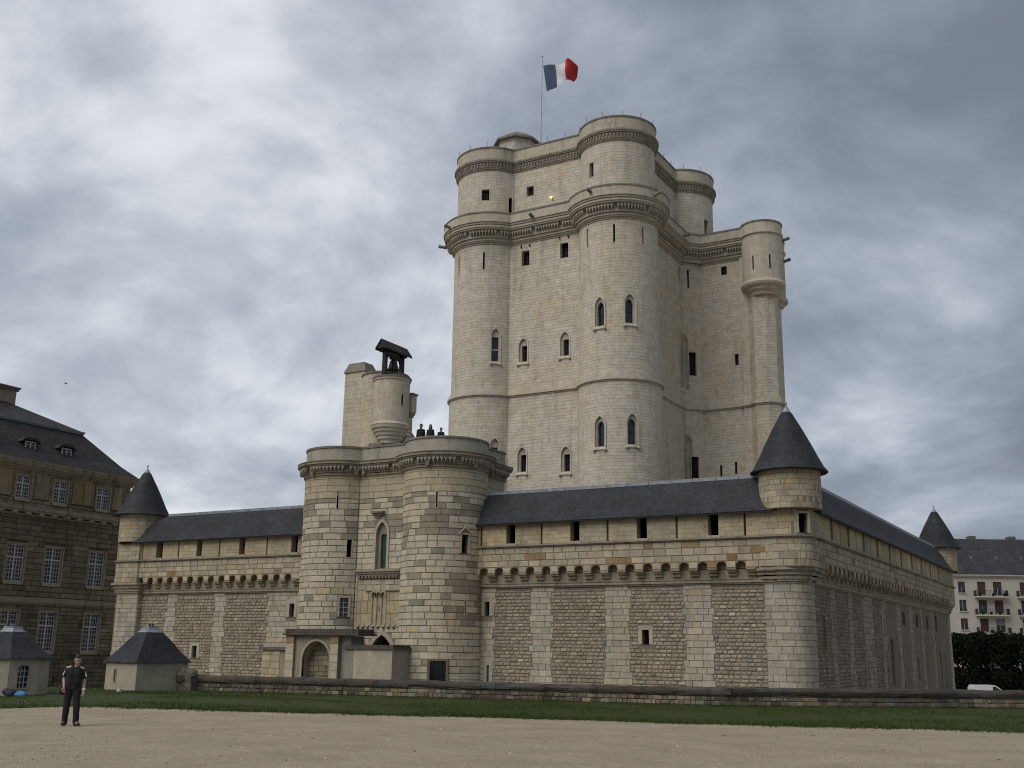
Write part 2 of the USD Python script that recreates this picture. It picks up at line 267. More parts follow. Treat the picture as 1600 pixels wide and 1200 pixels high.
def masonry(line, z0, z1, hgt, lng, joint, proud, bevel, tone, rng, openings=(), ranges=None, irregular=0.0, cull=-0.25, jit=0.3):
    """separate stones laid in courses on a wall line; openings: (u, polygon) outlines left free"""
    out, z = [], z0
    zo = [(u, g, g.bounds) for u, g in openings]
    while z < z1 - 0.3 * hgt[0]:
        h = rng.uniform(*hgt); zt = min(z + h, z1)
        if z1 - zt < 0.5 * hgt[0]: zt = z1
        za, zb = z + joint / 2, zt - joint / 2
        free = []
        for u, g, b in zo:
            if min(b[3], zb) - max(b[1], za) > 0.4 * (zb - za):
                q = g.intersection(sbox(-50, za, 50, zb))
                if not q.is_empty: free.append((u + q.bounds[0], u + q.bounds[2]))
        spans = [(a, b, c) for a, b, c in line.spans]
        if ranges is not None:
            rr = ranges(z) if callable(ranges) else ranges
            spans = [(max(a, r0), min(b, r1), c) for a, b, c in spans for r0, r1 in rr if min(b, r1) - max(a, r0) > 0.05]
        segs = []
        for a, b, c in spans:
            cur = [(a, b)]
            for f0, f1 in free:
                cur = [q for s0, s1 in cur for q in ((s0, min(s1, f0)), (max(s0, f1), s1)) if q[1] - q[0] > 0.06]
            segs += [(s0, s1, c) for s0, s1 in cur]
        for s0, s1, c in segs:
            u = s0; first = True
            while u < s1 - 0.03:
                l = rng.uniform(*lng) * (rng.uniform(0.4, 1.0) if first else 1.0); first = False
                ue = u + l
                if s1 - ue < 0.45 * lng[0]: ue = s1
                ua, ub = u + joint / 2, ue - joint / 2
                u = ue
                if ub - ua < 0.04: continue
                pm, nm = line.at((ua + ub) / 2); pm, nm = pm[0], nm[0]
                to = CAM[:2] - pm; dist = np.linalg.norm(to); fac = (to @ nm) / dist
                if fac < cull: continue
                t = tone((ua + ub) / 2, (za + zb) / 2, rng)
                if t is None: continue
                k = 2 if not c else 2 + int((ub - ua) / 0.42)
                d = proud * (1 + rng.uniform(-jit, jit))
                uo, ui = np.linspace(ua, ub, k), np.linspace(ua + bevel, ub - bevel, k)
                if c:
                    po, no = line.at(uo); pi, ni = line.at(ui)
                else:
                    po, no = line.at(np.array([ua, ub])); pi = np.array([po[0] + (po[1] - po[0]) * bevel / (ub - ua), po[1] - (po[1] - po[0]) * bevel / (ub - ua)]); no = np.array([nm, nm]); ni = no
                P = po - no * 0.012; Q = pi + ni * d
                if irregular:
                    e = rng.uniform(-irregular, irregular, 4); ee = rng.uniform(0, irregular * 0.8, 4)
                else: e = ee = np.zeros(4)
                zlo = np.interp(np.linspace(0, 1, k), [0, 1], [za + bevel + ee[0], za + bevel + ee[1]]); zhi = np.interp(np.linspace(0, 1, k), [0, 1], [zb - bevel - ee[2], zb - bevel - ee[3]])
                V = np.vstack([np.c_[Q, zlo], np.c_[Q, zhi], np.c_[P, np.full(k, za)], np.c_[P, np.full(k, zb)]])
                F = []
                for i in range(k - 1):
                    a, b, A, B = i, i + 1, k + i, k + i + 1; c0, c1, D0, D1 = 2 * k + i, 2 * k + i + 1, 3 * k + i, 3 * k + i + 1
                    F += [(a, b, B), (a, B, A), (A, B, D1), (A, D1, D0), (c0, c1, b), (c0, b, a)]
                a, A, c0, D0 = 0, k, 2 * k, 3 * k; F += [(c0, a, A), (c0, A, D0)]
                a, A, c0, D0 = k - 1, 2 * k - 1, 3 * k - 1, 4 * k - 1; F += [(a, c0, D0), (a, D0, A)]
                out.append((V, np.array(F), t, (ub - ua) * (zb - za) * max(fac, 0.02) / dist ** 2))
        z = zt
    return out
def lay(th, stones, mat, most=300, name='stone', rest='stonework'):
    """the largest stones in view as parts of their own, the others as one part"""
    if not stones: return
    order = sorted(range(len(stones)), key=lambda i: -stones[i][3])
    for i in sorted(order[:most]): part(th, name, stones[i][:2], mat, stones[i][2])
    rest_ = [stones[i] for i in order[most:]]
    if rest_:
        n, vs, fs, ts = 0, [], [], []
        for V, F, t, _ in rest_:
            vs.append(V); fs.append(F + n); ts.append(np.tile(t, (len(V), 1))); n += len(V)
        part(th, rest, (np.vstack(vs), np.vstack(fs)), mat, np.vstack(ts), kind='stuff')

def outline(w, h, arch=0.0, n=8):
    hw, hs = w / 2, h - arch
    if arch <= 0: return Polygon([(-hw, 0), (hw, 0), (hw, h), (-hw, h)])
    R = (arch ** 2 + hw ** 2) / (2 * hw); cx = hw - R; a1 = math.asin(min(1, arch / R)) if cx <= 0 else PI - math.asin(min(1, arch / R))
    right = [(cx + R * math.cos(t), hs + R * math.sin(t)) for t in np.linspace(0, a1, n)]
    left = [(-x, y) for x, y in right[::-1][1:]]
    return Polygon([(-hw, 0), (hw, 0)] + right[0 if arch else 1:] + left)
STONE = (0.40, 0.365, 0.29)
def window(th, cuts, opens, line, xy, z, ang, w, h, arch=0.0, depth=0.45, sur=0.0, proud=0.05, inner=None, pane='void', bars=(0, 0), barm='iron', sill=False, corbels=False, tone=STONE, name='window', mat='stone', label=None, tracery=False, barw=0.035):
    """cuts the opening into the wall and gives the thing a window part with its panes, bars and sill; inner = (w, h, offset) of a smaller dark opening in a shallow niche"""
    T = frame((xy[0], xy[1], z), ang); o = outline(w, h, arch)
    niche = 0.14 if inner else depth
    cuts.append(man(ext(o, -niche, 0.6, T)))
    io, dep = o, depth
    if inner:
        iw, ih, ix = inner; io = outline(iw, ih, 0) if not tracery else outline(iw, ih, iw * 0.8)
        from shapely.affinity import translate
        io = translate(io, ix, 0.06); cuts.append(man(ext(io, -depth, 0.6, T)))
    ring = o.buffer(max(sur, 0.05), join_style=2).difference(o.buffer(-0.004, join_style=2)).intersection(sbox(-9, -0.0 if sur else -1, 9, 99))
    wp = part(th, name, ext(ring, -0.12, proud if sur else 0.026, T), mat, tone, label=label)
    if opens is not None: opens.append((line.u(xy), __import__('shapely').affinity.translate(o.buffer(sur, join_style=2), 0, z)))
    part(wp, 'pane', ext(io.buffer(0.02, join_style=2), -dep + 0.01, -dep + 0.05, T), pane)
    b = io.bounds; nx, ny = bars
    for i in range(nx):
        x = b[0] + (b[2] - b[0]) * (i + 1) / (nx + 1); part(wp, 'bar', lbox(T, x - barw / 2, x + barw / 2, b[1], b[3] - (0.12 if tracery else 0), -dep + 0.07, -dep + 0.11), barm)
    for i in range(ny):
        y = b[1] + (b[3] - b[1]) * (i + 1) / (ny + 1); part(wp, 'crossbar', lbox(T, b[0], b[2], y - barw / 2, y + barw / 2, -dep + 0.06, -dep + 0.10), barm)
    if sill: part(wp, 'sill', ext(Polygon([(-w / 2 - 0.02, -0.22), (w / 2 + 0.02, -0.22), (w / 2 + 0.05, 0.0), (-w / 2 - 0.05, 0.0)]), -0.3, 0.10, T), mat, tuple(np.array(tone) * 1.15))
    if corbels:
        for s in (-1, 1):
            c = trimesh.creation.icosphere(1, 0.15); c.apply_scale([1, 0.9, 0.9]); c.apply_translation([s * (w / 2 + sur / 2), -0.22, 0.1]); c.apply_transform(T); part(wp, 'corbel', c, mat, tone)
    return wp
def slit(th, cuts, opens, line, xy, z, ang, w, h, **k):
    return window(th, cuts, opens, line, xy, z, ang, w, h, 0, name='arrow_slit', **{'depth': 0.13, **k})

# ------------------------------------------------------------------ ground: court, dry moat, lawn
EDGE = np.array([(-400, -150), (-60, -24.0), (-27.5, -16.3), (-1.0, -10.3), (9.4, -2.2), (60, 42), (400, 340)], float)
def edge_y(x): return np.interp(x, EDGE[:, 0], EDGE[:, 1])
GRASS = np.array([(-80, -62), (-19.4, -31.6), (-18.2, -28.6), (-13.8, -27.0), (-9.6, -25.4), (-3.8, -22.9), (2.3, -21.3), (5.8, -20.2), (9.0, -18.6), (11.0, -18.6), (30, -6), (90, 40)], float)
def grass_y(x): return np.interp(x, GRASS[:, 0], GRASS[:, 1]) + 0.8 * (meshkit.fbm(np.stack([np.asarray(x) * 1.1, np.zeros_like(np.asarray(x, float)), np.zeros_like(np.asarray(x, float))], -1), 4, 5) - 0.5)
def court_z(x, y):
    x, y = np.asarray(x, float), np.asarray(y, float)
    p = np.stack([x * 0.16, y * 0.16, np.zeros_like(x)], -1)
    near = np.clip((y + 40) / 25, 0, 1)
    m = np.exp(-(((x + 19) / 7) ** 2 + ((y + 23) / 4.5) ** 2)) * 0.16
    return -0.07 - 0.03 * near + 0.06 * (meshkit.fbm(p, 3, 2) - 0.5) + m
def axis(lo, hi, step, far): 
    core = np.arange(lo, hi + step, step); g = step * 1.28 ** np.arange(1, 32); g = np.cumsum(g); g = g[g < far]
    return np.r_[(lo - g)[::-1], core, hi + g]
gx, gy = axis(-50, 30, 0.5, 3000), axis(-56, 12, 0.5, 3000)
X, Y = np.meshgrid(gx, gy); inside = Y < edge_y(X) + 0.15
Z = np.where(inside, court_z(X, Y), -3.0)
nx_, ny_ = len(gx), len(gy); idx = np.arange(nx_ * ny_).reshape(ny_, nx_)
q = np.stack([idx[:-1, :-1], idx[:-1, 1:], idx[1:, 1:], idx[1:, :-1]], -1).reshape(-1, 4)
tag(part('/World', 'ground', (np.stack([X, Y, Z], -1).reshape(-1, 3), q), 'gravel', smooth=60), kind='structure')

# lawn strip between gravel and moat wall
xs = np.arange(-60, 26, 0.4); rows = 24
lawn = []
for x in xs:
    a, b = grass_y(x), edge_y(x) - 0.02
    lawn.append([(x, a + (b - a) * t, 0) for t in np.linspace(0, 1, rows)])
lawn = np.array(lawn, float); lawn[..., 2] = court_z(lawn[..., 0], lawn[..., 1]) + 0.006 + 0.05 * np.minimum(1, np.linspace(0, 1, rows) * 6)[None, :]
ii = np.arange(len(xs) * rows).reshape(len(xs), rows)
lq = np.stack([ii[:-1, :-1], ii[1:, :-1], ii[1:, 1:], ii[:-1, 1:]], -1).reshape(-1, 4)
tag(part('/World', 'lawn', (lawn.reshape(-1, 3), lq), 'lawn', smooth=True), kind='structure')
rng = np.random.default_rng(11)
N = 120000
px_ = rng.uniform(-32, 16, N); ga, gb = grass_y(px_), edge_y(px_) - 0.15
tt = np.where(rng.random(N) < .04, rng.uniform(-.075, 0, N) * rng.random(N), rng.uniform(-0.012, 1, N)); py_ = ga + (gb - ga) * tt
pz_ = court_z(px_, py_) + 0.006
dens = meshkit.fbm(np.stack([px_ * 0.5, py_ * 0.5, 0 * px_], -1), 3, 9)
hh = rng.uniform(0.04, 0.10, N) * (0.25 + 1.5 * dens); an = rng.uniform(0, 2 * PI, N); wd = rng.uniform(0.012, 0.03, N)
lx, ly = rng.normal(0, 0.03, N), rng.normal(0, 0.03, N)
A = np.stack([px_ - np.cos(an) * wd, py_ - np.sin(an) * wd, pz_], -1); B = np.stack([px_ + np.cos(an) * wd, py_ + np.sin(an) * wd, pz_], -1); Cc = np.stack([px_ + lx, py_ + ly, pz_ + hh], -1)
gv = np.stack([A, B, Cc], 1).reshape(-1, 3)
tag(part('/World', 'grass_blades', (gv, np.arange(3 * N).reshape(-1, 3)), 'grass'), 'short mown green grass in front of the low moat wall', 'grass', kind='stuff')
# daisies in the grass, pebbles on the court
N = 700; dx_ = rng.uniform(-26, 14, N); t_ = rng.uniform(.1, .95, N); dy_ = grass_y(dx_) + (edge_y(dx_) - grass_y(dx_)) * t_; keep_ = meshkit.fbm(np.stack([dx_ * .35, dy_ * .5, 0 * dx_], -1), 2, 21) > .53; dx_, dy_ = dx_[keep_], dy_[keep_]; dz_ = court_z(dx_, dy_) + .09
o4 = np.array([(-.018, 0, 0), (0, -.018, .008), (.018, 0, 0), (0, .018, .012)]); dv = (np.stack([dx_, dy_, dz_], -1)[:, None, :] + o4[None]).reshape(-1, 3)
tag(part('/World', 'daisies', (dv, np.arange(len(dv)).reshape(-1, 4)), 'white'), 'scattered tiny white daisies in the grass', 'daisies', kind='stuff')
N = 42000; q1 = rng.uniform(0, 1, N); dd_ = 9.5 + 22 * q1 ** 1.3; aa = YAW + rng.uniform(-.52, .52, N); sx_, sy_ = CAM[0] - np.sin(aa) * dd_, CAM[1] + np.cos(aa) * dd_; keep_ = sy_ < grass_y(sx_) - .1; sx_, sy_ = sx_[keep_], sy_[keep_]; N = len(sx_)
sz_ = court_z(sx_, sy_); sr_ = rng.uniform(.005, .016, N) * np.where(rng.random(N) < .02, 2.2, 1); th_ = rng.uniform(0, 6.28, N)
pv_ = []
for k_ in range(3): pv_.append(np.stack([sx_ + np.cos(th_ + 2.09 * k_) * sr_ * rng.uniform(.7, 1.3, N), sy_ + np.sin(th_ + 2.09 * k_) * sr_ * rng.uniform(.7, 1.3, N), sz_ - .002], -1))
pv_.append(np.stack([sx_, sy_, sz_ + sr_ * .8], -1)); PV = np.stack(pv_, 1).reshape(-1, 3); b4 = np.arange(N)[:, None] * 4
PF = np.concatenate([b4 + np.array([[0, 1, 3]]), b4 + np.array([[1, 2, 3]]), b4 + np.array([[2, 0, 3]])])
tt_ = np.repeat(np.clip(np.array([.33, .285, .21])[None] * rng.lognormal(0, .35, N)[:, None], .03, .7), 4, 0)
tag(part('/World', 'pebbles', (PV, PF), 'rubble', tt_), 'loose pebbles and grit on the pale court', 'pebbles', kind='stuff')
# fallen leaves and pebbles strewn on the gravel
N = 420; lx = rng.uniform(-20, 14, N); ly = rng.uniform(-44, -19, N); ok = ly < grass_y(lx) - 0.2; lx, ly = lx[ok], ly[ok]
lv, lf = [], []
for i, (x, y) in enumerate(zip(lx, ly)):
    s = rng.uniform(0.012, 0.045) * (1 if rng.random() < .93 else 2); a = rng.uniform(0, 6.28); z = float(court_z(x, y))
    c, d = math.cos(a) * s, math.sin(a) * s
    lv += [(x - c, y - d, z + .004), (x + d * .5, y - c * .5, z + .012), (x + c, y + d, z + .006), (x - d * .5, y + c * .5, z + .016)]; lf.append((4 * i, 4 * i + 1, 4 * i + 2, 4 * i + 3))
tag(part('/World', 'fallen_leaves', (np.array(lv), np.array(lf)), 'bark'), 'dry leaves and twigs strewn over the pale gravel', 'leaves', kind='stuff')

# ------------------------------------------------------------------ the keep
KX, KY, KA, KR = -27.97, 32.03, 6.3185, 3.35
NT, FL, BR, BL = (KX + KA, KY - KA), (KX - KA, KY - KA), (KX + KA + 0.25, KY + KA - 0.1), (KX - KA, KY + KA)
SQ = sbox(KX - KA - 1.93, KY - KA - 1.65, KX + KA + 1.93, KY + KA + 1.65)
WF, WR = KY - KA - 1.65, KX + KA + 1.93          # front and right wall planes
ANX = sbox(WR - 1, 36.71, -13.7, 41.0)
def octa(c, r, t=22.5): return Polygon([(c[0] + r * math.cos(math.radians(t + 45 * k)), c[1] + r * math.sin(math.radians(t + 45 * k))) for k in range(8)])
PIERS = unary_union([octa((-12.72, 37.1), 1.36), octa((-12.95, 39.9), 1.05), sbox(-14, 37, -12.7, 40.5), sbox(-14.5, 36.45, -13.6, 38)])
towers = lambda r: [circle(c, r) for c in (NT, FL, BR, BL)]
P_LOW = unary_union([SQ.buffer(0.12, join_style=2)] + towers(3.48) + [ANX.buffer(0.1, join_style=2), PIERS.buffer(0.08, join_style=2)])
P_MID = unary_union([SQ] + towers(KR) + [ANX, PIERS])
P_COR = unary_union([SQ] + towers(KR) + [ANX])
SQT = sbox(KX - KA - 1.6, KY - KA - 1.3, KX + KA + 1.6, KY + KA + 1.3)
BRT = (BR[0] + .55, BR[1] - .1)
P_TOP = unary_union([SQT] + towers(3.2)[:2] + [circle(BRT, 3.2), circle(BL, 3.2)])
keep = thing('castle_keep', 'tall pale stone castle keep with four round corner towers and a gallery near its top', 'castle', (KX, KY, 0))
lowc, midc, topc = [], [], []; lowo, mido, topo = [], [], []
L_LOW, L_MID, L_TOP = plan_line(P_LOW), plan_line(P_MID), plan_line(P_TOP)
def on(c, r, deg): return (c[0] + r * math.cos(math.radians(deg)), c[1] + r * math.sin(math.radians(deg)))
KT = (0.53, 0.495, 0.428)
kw = dict(tone=(0.52, 0.48, 0.40), mat='keepstone')
# pointed windows of the near tower, two storeys
for cuts, opens, line, r, z, deg in ((midc, mido, L_MID, KR, 27.68, -93.7), (midc, mido, L_MID, KR, 27.82, -50.8), (lowc, lowo, L_LOW, 3.48, 17.72, -93.2), (lowc, lowo, L_LOW, 3.48, 17.85, -50.0)):
    window(keep, cuts, opens, line, on(NT, r, deg), z, deg, 0.86, 2.5, 0.75, depth=0.5, sur=0.12, proud=0.06, inner=(0.62, 2.05, 0.0), tracery=True, pane='glass', bars=(0, 1), sill=True, corbels=True, **kw)
# windows of the far left tower
window(keep, midc, mido, L_MID, on(FL, KR, -50.6), 26.15, -50.6, 0.74, 2.95, 0.6, sur=0.11, proud=0.06, inner=(0.58, 2.15, 0), pane='glass', bars=(0, 1), barm='keepstone', barw=0.12, sill=True, corbels=True, **kw)
window(keep, lowc, lowo, L_LOW, on(FL, 3.48, -49.6), 16.5, -49.6, 0.76, 2.9, 0.6, sur=0.11, proud=0.06, inner=(0.6, 2.1, 0), pane='glass', bars=(0, 1), barm='keepstone', barw=0.12, sill=True, corbels=True, **kw)
# hooded windows of the front wall
for cuts, opens, line, x, z, yy in ((midc, mido, L_MID, -29.93, 26.05, WF), (midc, mido, L_MID, -25.92, 26.1, WF), (lowc, lowo, L_LOW, -29.85, 16.5, WF - .12), (lowc, lowo, L_LOW, -25.75, 16.25, WF - .12)):
    window(keep, cuts, opens, line, (x, yy), z, -90, 0.84, 2.1, 0.62, sur=0.11, proud=0.06, inner=(0.6, 1.42, 0.08), pane='void', bars=(2, 2), sill=True, corbels=True, **kw)
# square windows under the gallery
for x, z in ((-29.8, 34.72), (-26.0, 34.85)):
    window(keep, midc, mido, L_MID, (x, WF), z, -90, 0.78, 1.45, depth=0.5, pane='void', bars=(1, 2), name='square_window', **kw)
    for s in (-.42, .42): part(keep, 'hook', bx(x + s - .04, x + s + .04, WF - .14, WF, z + 1.75, z + 2.0), 'iron')
for deg, z in ((-115.8, 34.85), (-71.8, 34.75), (-28.7, 34.7)): slit(keep, midc, mido, L_MID, on(NT, KR, deg), z, deg, 0.17, 1.62, **kw)
for deg, z in ((-70.4, 34.5), (-117.9, 34.6)): slit(keep, midc, mido, L_MID, on(FL, KR, deg), z, deg, 0.18, 1.62, **kw)
# right wall and the square annexe
for cuts, opens, line, z, w in ((midc, mido, L_MID, 25.0, WR), (lowc, lowo, L_LOW, 15.6, WR + .12)):
    window(keep, cuts, opens, line, (w, 35.15), z, 0, 1.05, 5.3, 0.9, sur=0.14, proud=0.07, inner=(0.7, 3.9, 0), pane='keepstone', bars=(0, 1), barm='keepstone', barw=0.15, sill=True, corbels=True, **kw)
slit(keep, midc, mido, L_MID, (WR, 34.9), 35.2, 0, 0.3, 1.4, **kw)
window(keep, midc, mido, L_MID, on(BR, KR, -44.5), 26.3, -44.5, .72, 2.2, depth=.3, bars=(1, 5), name='square_window', **kw)
slit(keep, midc, mido, L_MID, on(BR, KR, -48.7), 34.6, -48.7, .2, 1.75, **kw)
window(keep, lowc, lowo, L_LOW, on(BR, 3.48, -46), 16.9, -46, .72, 2.0, depth=.3, bars=(1, 4), name='square_window', **kw)
for x, z, w, h, b in ((-16.08, 35.6, 0.56, 0.88, (1, 1)), (-15.17, 26.95, 0.36, 1.1, (0, 2))):
    window(keep, midc, mido, L_MID, (x, 36.71), z, -90, w, h, depth=0.25, bars=b, name='square_window' if w > .3 else 'arrow_slit', **kw)
for x, z, w, h, b in ((-16.9, 17.1, 0.22, 1.05, (0, 0)), (-15.55, 17.2, 0.22, 1.1, (0, 0))):
    window(keep, lowc, lowo, L_LOW, (x, 36.61), z, -90, w, h, depth=0.15, bars=b, name='square_window' if w > .3 else 'arrow_slit', **kw)
# top storey
for c, deg, z, w, h, b in ((NT, -109.5, 41.1, 0.5, 1.3, (1, 2)), (FL, -70.8, 41.1, 0.72, 1.05, (2, 2)), (FL, -27.5, 39.6, 0.55, 1.95, (0, 0)), (BRT, -84, 39.9, 0.75, 1.6, (0, 0)), (BRT, -18, 39.9, 0.6, 1.6, (0, 0))):
    window(keep, topc, topo, L_TOP, on(c, 3.2, deg), z, deg, w, h, depth=0.4, bars=b, name='square_window', **kw)
window(keep, topc, topo, L_TOP, (-29.6, KY - KA - 1.3), 41.45, -90, 0.72, 0.92, depth=0.4, bars=(2, 2), name='square_window', **kw)
core = (0.43, 0.398, 0.335)
part(keep, 'lower_wall', solid(P_LOW, -3, 23.2, lowc), 'keepstone', core)
part(keep, 'middle_wall', solid(P_MID, 23.2, 37.0, midc), 'keepstone', core)
part(keep, 'upper_wall', solid(P_TOP, 37.0, 44.1, topc), 'keepstone', core)
part(keep, 'string_course', stack(P_MID, [(23.02, 23.14, 0.2), (23.14, 23.32, 0.32), (23.32, 23.45, 0.26), (23.45, 23.6, 0.17), (23.6, 23.72, 0.1), (23.72, 23.85, 0.05)]), 'keepstone', (0.50, 0.46, 0.385))
# gallery: mouldings, tracery frieze, parapet
part(keep, 'gallery_moulding', stack(P_COR, [(36.85, 37.0, 0.08), (37.0, 37.12, 0.2), (37.12, 37.22, 0.3), (37.22, 37.36, 0.26), (37.36, 38.02, 0.42), (38.02, 38.16, 0.86), (38.16, 38.3, 0.95), (38.3, 38.42, 0.88), (38.42, 38.6, 0.98), (38.6, 38.72, 1.08)]), 'keepstone', (0.43, 0.395, 0.325))
gal = P_COR.buffer(1.0, quad_segs=12); galin = gal.buffer(-0.3)
part(keep, 'gallery_parapet', prism(gal.difference(galin), 38.72, 39.42), 'keepstone', (0.45, 0.415, 0.34))
part(keep, 'gallery_floor', prism(galin.buffer(-0.002), 38.6, 38.78), 'ledge', (0.3, 0.28, 0.24))
part(keep, 'gallery_coping', stack(gal.difference(galin.buffer(-0.06)).buffer(0), [(39.42, 39.52, 0.05), (39.52, 39.58, 0.0)]), 'ledge', (0.22, 0.2, 0.17))
L_FR = plan_line(P_COR.buffer(0.42, quad_segs=12))
def frieze(th, line, z0, z1, pitch, gap_every, proud, mat, tone, tooth=0.21, cull=-0.35):
    """carved trefoil teeth hanging in panels, a panel one part"""
    for a, b, c in line.spans:
        u = a + 0.1; panel = []; run = 0
        def flush():
            nonlocal panel, run
            if panel: part(th, 'frieze_panel', cat(panel), mat, tone)
            panel, run = [], 0
        while u < b - tooth * 0.6:
            p, n = line.at(u); p, n = p[0], n[0]; to = CAM[:2] - p
            if (to @ n) / np.linalg.norm(to) > cull:
                T = frame((p[0], p[1], z0), math.degrees(math.atan2(n[1], n[0])))
                h = z1 - z0
                jt = 1 + .35 * math.sin(u * 37.7) * math.sin(u * 11.3); h = h * (.72 + .28 * jt) ; T[2, 3] = z1 - h
                tri = Polygon([(-tooth * .52, h), (-tooth * .5, h * .62), (-tooth * .2, h * .5), (0, 0.0), (tooth * .2, h * .5), (tooth * .5, h * .62), (tooth * .52, h)])
                panel.append(ext(tri, -0.02, proud, T)); run += 1
            u += pitch
            if run >= gap_every: flush(); u += pitch * 1.1
        flush()
frieze(keep, L_FR, 37.5, 38.0, 0.26, 9, 0.3, 'keepstone', (0.40, 0.37, 0.30))
# top ledge, frieze and parapet
part(keep, 'top_moulding', stack(P_TOP, [(43.95, 44.08, 0.06), (44.08, 44.2, 0.12), (44.2, 44.68, 0.16), (44.68, 44.8, 0.33), (44.8, 44.95, 0.38), (44.95, 45.05, 0.25)]), 'ledge', (0.27, 0.245, 0.20))
frieze(keep, plan_line(P_TOP.buffer(0.16)), 44.22, 44.68, 0.3, 400, 0.08, 'ledge', (0.30, 0.275, 0.225), tooth=0.24)
tp = P_TOP.buffer(0.14); part(keep, 'top_parapet', prism(tp.difference(tp.buffer(-0.4)), 45.05, 46.1), 'ledge', (0.44, 0.40, 0.32))
part(keep, 'top_coping', prism(tp.buffer(0.06).difference(tp.buffer(-0.45)), 46.1, 46.24), 'ledge', (0.2, 0.185, 0.16))
part(keep, 'terrace', prism(tp.buffer(-0.395), 44.9, 45.1), 'ledge', (0.3, 0.28, 0.24))
# stones of the three storeys
def ktone(u, z, r): 
    t = tones(KT, 0.026, r, .35)
    return t * (np.array([1.0, 0.965, 0.88]) if r.random() < 0.14 else 1) * (0.95 if r.random() < 0.1 else 1)
rng = np.random.default_rng(3)
st = masonry(L_LOW, 9.5, 23.0, (0.23, 0.31), (0.5, 1.2), 0.014, 0.012, 0.006, ktone, rng, lowo)
st += masonry(L_MID, 23.85, 36.85, (0.23, 0.31), (0.5, 1.2), 0.014, 0.012, 0.006, ktone, rng, mido)
st += masonry(L_TOP, 38.7, 43.95, (0.23, 0.31), (0.5, 1.2), 0.014, 0.012, 0.006, ktone, rng, topo)
lay(keep, st, 'keepstone', 300)
# bartizans of the annexe
for c, r, z0, z1 in (((-12.5, 36.75), 1.78, 33.95, 39.55), ((-12.75, 39.9), 1.35, 33.4, 39.0)):
    bp = part(keep, 'bartizan', lathe([(0, z0 - 1.0), (r - .55, z0 - 1.0), (r - .5, z0 - .7), (r - .22, z0 - .55), (r - .2, z0 - .35), (r + .12, z0 - .2), (r + .2, z0), (r + .12, z0 + .2), (r, z0 + .28), (r, z1 - 1.1), (r + .14, z1 - 1.05), (r + .14, z1 - .9), (r + .04, z1 - .85), (r + .04, z1), (0, z1)], c), 'keepstone', (0.485, 0.445, 0.365), smooth=35)
    part(bp, 'coping', lathe([(0, z1), (r + .1, z1), (r + .1, z1 + .14), (0, z1 + .2)], c), 'ledge', (0.2, 0.19, 0.17), smooth=30)
    for deg in ((-100, -52) if z0 > 32 else ()):
        T = frame((*on(c, r - .03, deg), 35.1), deg); part(bp, 'slit', lbox(T, -.06, .06, 0, 1.3, -.1, .045), 'void')
# pier mouldings
part(keep, 'pier_moulding', stack(PIERS, [(23.05, 23.2, .12), (23.2, 23.4, .2), (23.4, 23.55, .1)]), 'keepstone', (0.46, 0.425, 0.35))
# gargoyles on the gallery
def gargoyle(xy, z, deg, L=1.0, tone=(0.22, 0.20, 0.17)):
    T = frame((xy[0], xy[1], z), deg); s = []; L *= .72
    for a, b, y, r in ((0, .3, 0, .17), (.3, .6, .03, .15), (.6, .85, .07, .13), (.85, 1.0, .07, .16)):
        s.append(m3.Manifold.hull(m3.Manifold.sphere(r, 10).translate((0, y, a * L)) + m3.Manifold.sphere(r * .9, 10).translate((0, y + .02, b * L))))
    m = s[0]
    for q in s[1:]: m = m + q
    for sx in (-.1, .1): m = m + m3.Manifold.sphere(.06, 8).translate((sx, .22, L * .95))
    mm = m.to_mesh(); t = trimesh.Trimesh(mm.vert_properties[:, :3], mm.tri_verts); t.apply_transform(T); part(keep, 'gargoyle', t, 'ledge', tone)
rg = KR + 0.95
for c, deg, z, L in ((FL, -118, 38.75, .8), (FL, -158, 38.0, .8), (NT, -97, 39.1, .7), (NT, -22, 38.9, 1.0)): gargoyle(on(c, rg, deg), z, deg, L)
gargoyle((-28.6, WF - .95), 38.75, -90, .7); gargoyle((WR + .95, 33.5), 38.8, 0, .9); gargoyle((-11.0, 38.2), 38.6, 0, .8); gargoyle((-11.45, 39.9), 37.2, 0, .8, (0.16, 0.15, 0.15))
# octagonal stair head, drain pipe, spikes with a wire along the parapet
oc = (-33.25, 28.3)
stair = part(keep, 'stair_head', prism(octa(oc, 1.95), 44.9, 48.75), 'keepstone', KT)
part(stair, 'roof', cat([prism(octa(oc, 2.35), 48.75, 48.93), trimesh.convex.convex_hull(np.vstack([np.c_[np.array(octa(oc, 2.35).exterior.coords)[:8], np.full(8, 48.93)], np.c_[np.array(octa(oc, 1.1).exterior.coords)[:8], np.full(8, 49.75)]]))]), 'ledge', (0.2, 0.18, 0.16))
part(keep, 'drain_pipe', rod((-31.33, KY - KA - 1.36, 39.0), (-31.33, KY - KA - 1.36, 43.9), .08), 'keepstone', (0.45, .42, .36))
Lp = plan_line(tp); u = 0.0; k = 0; pts = []
while u < Lp.s[-1]:
    p, n = Lp.at(u); p, n = p[0] - n[0] * .1, n[0]
    if (CAM[:2] - p) @ n > 0:
        part(keep, 'spike', rod((p[0], p[1], 46.2), (p[0] + n[0] * .12, p[1] + n[1] * .12, 46.72), .02, 5), 'iron')
    u += 1.75

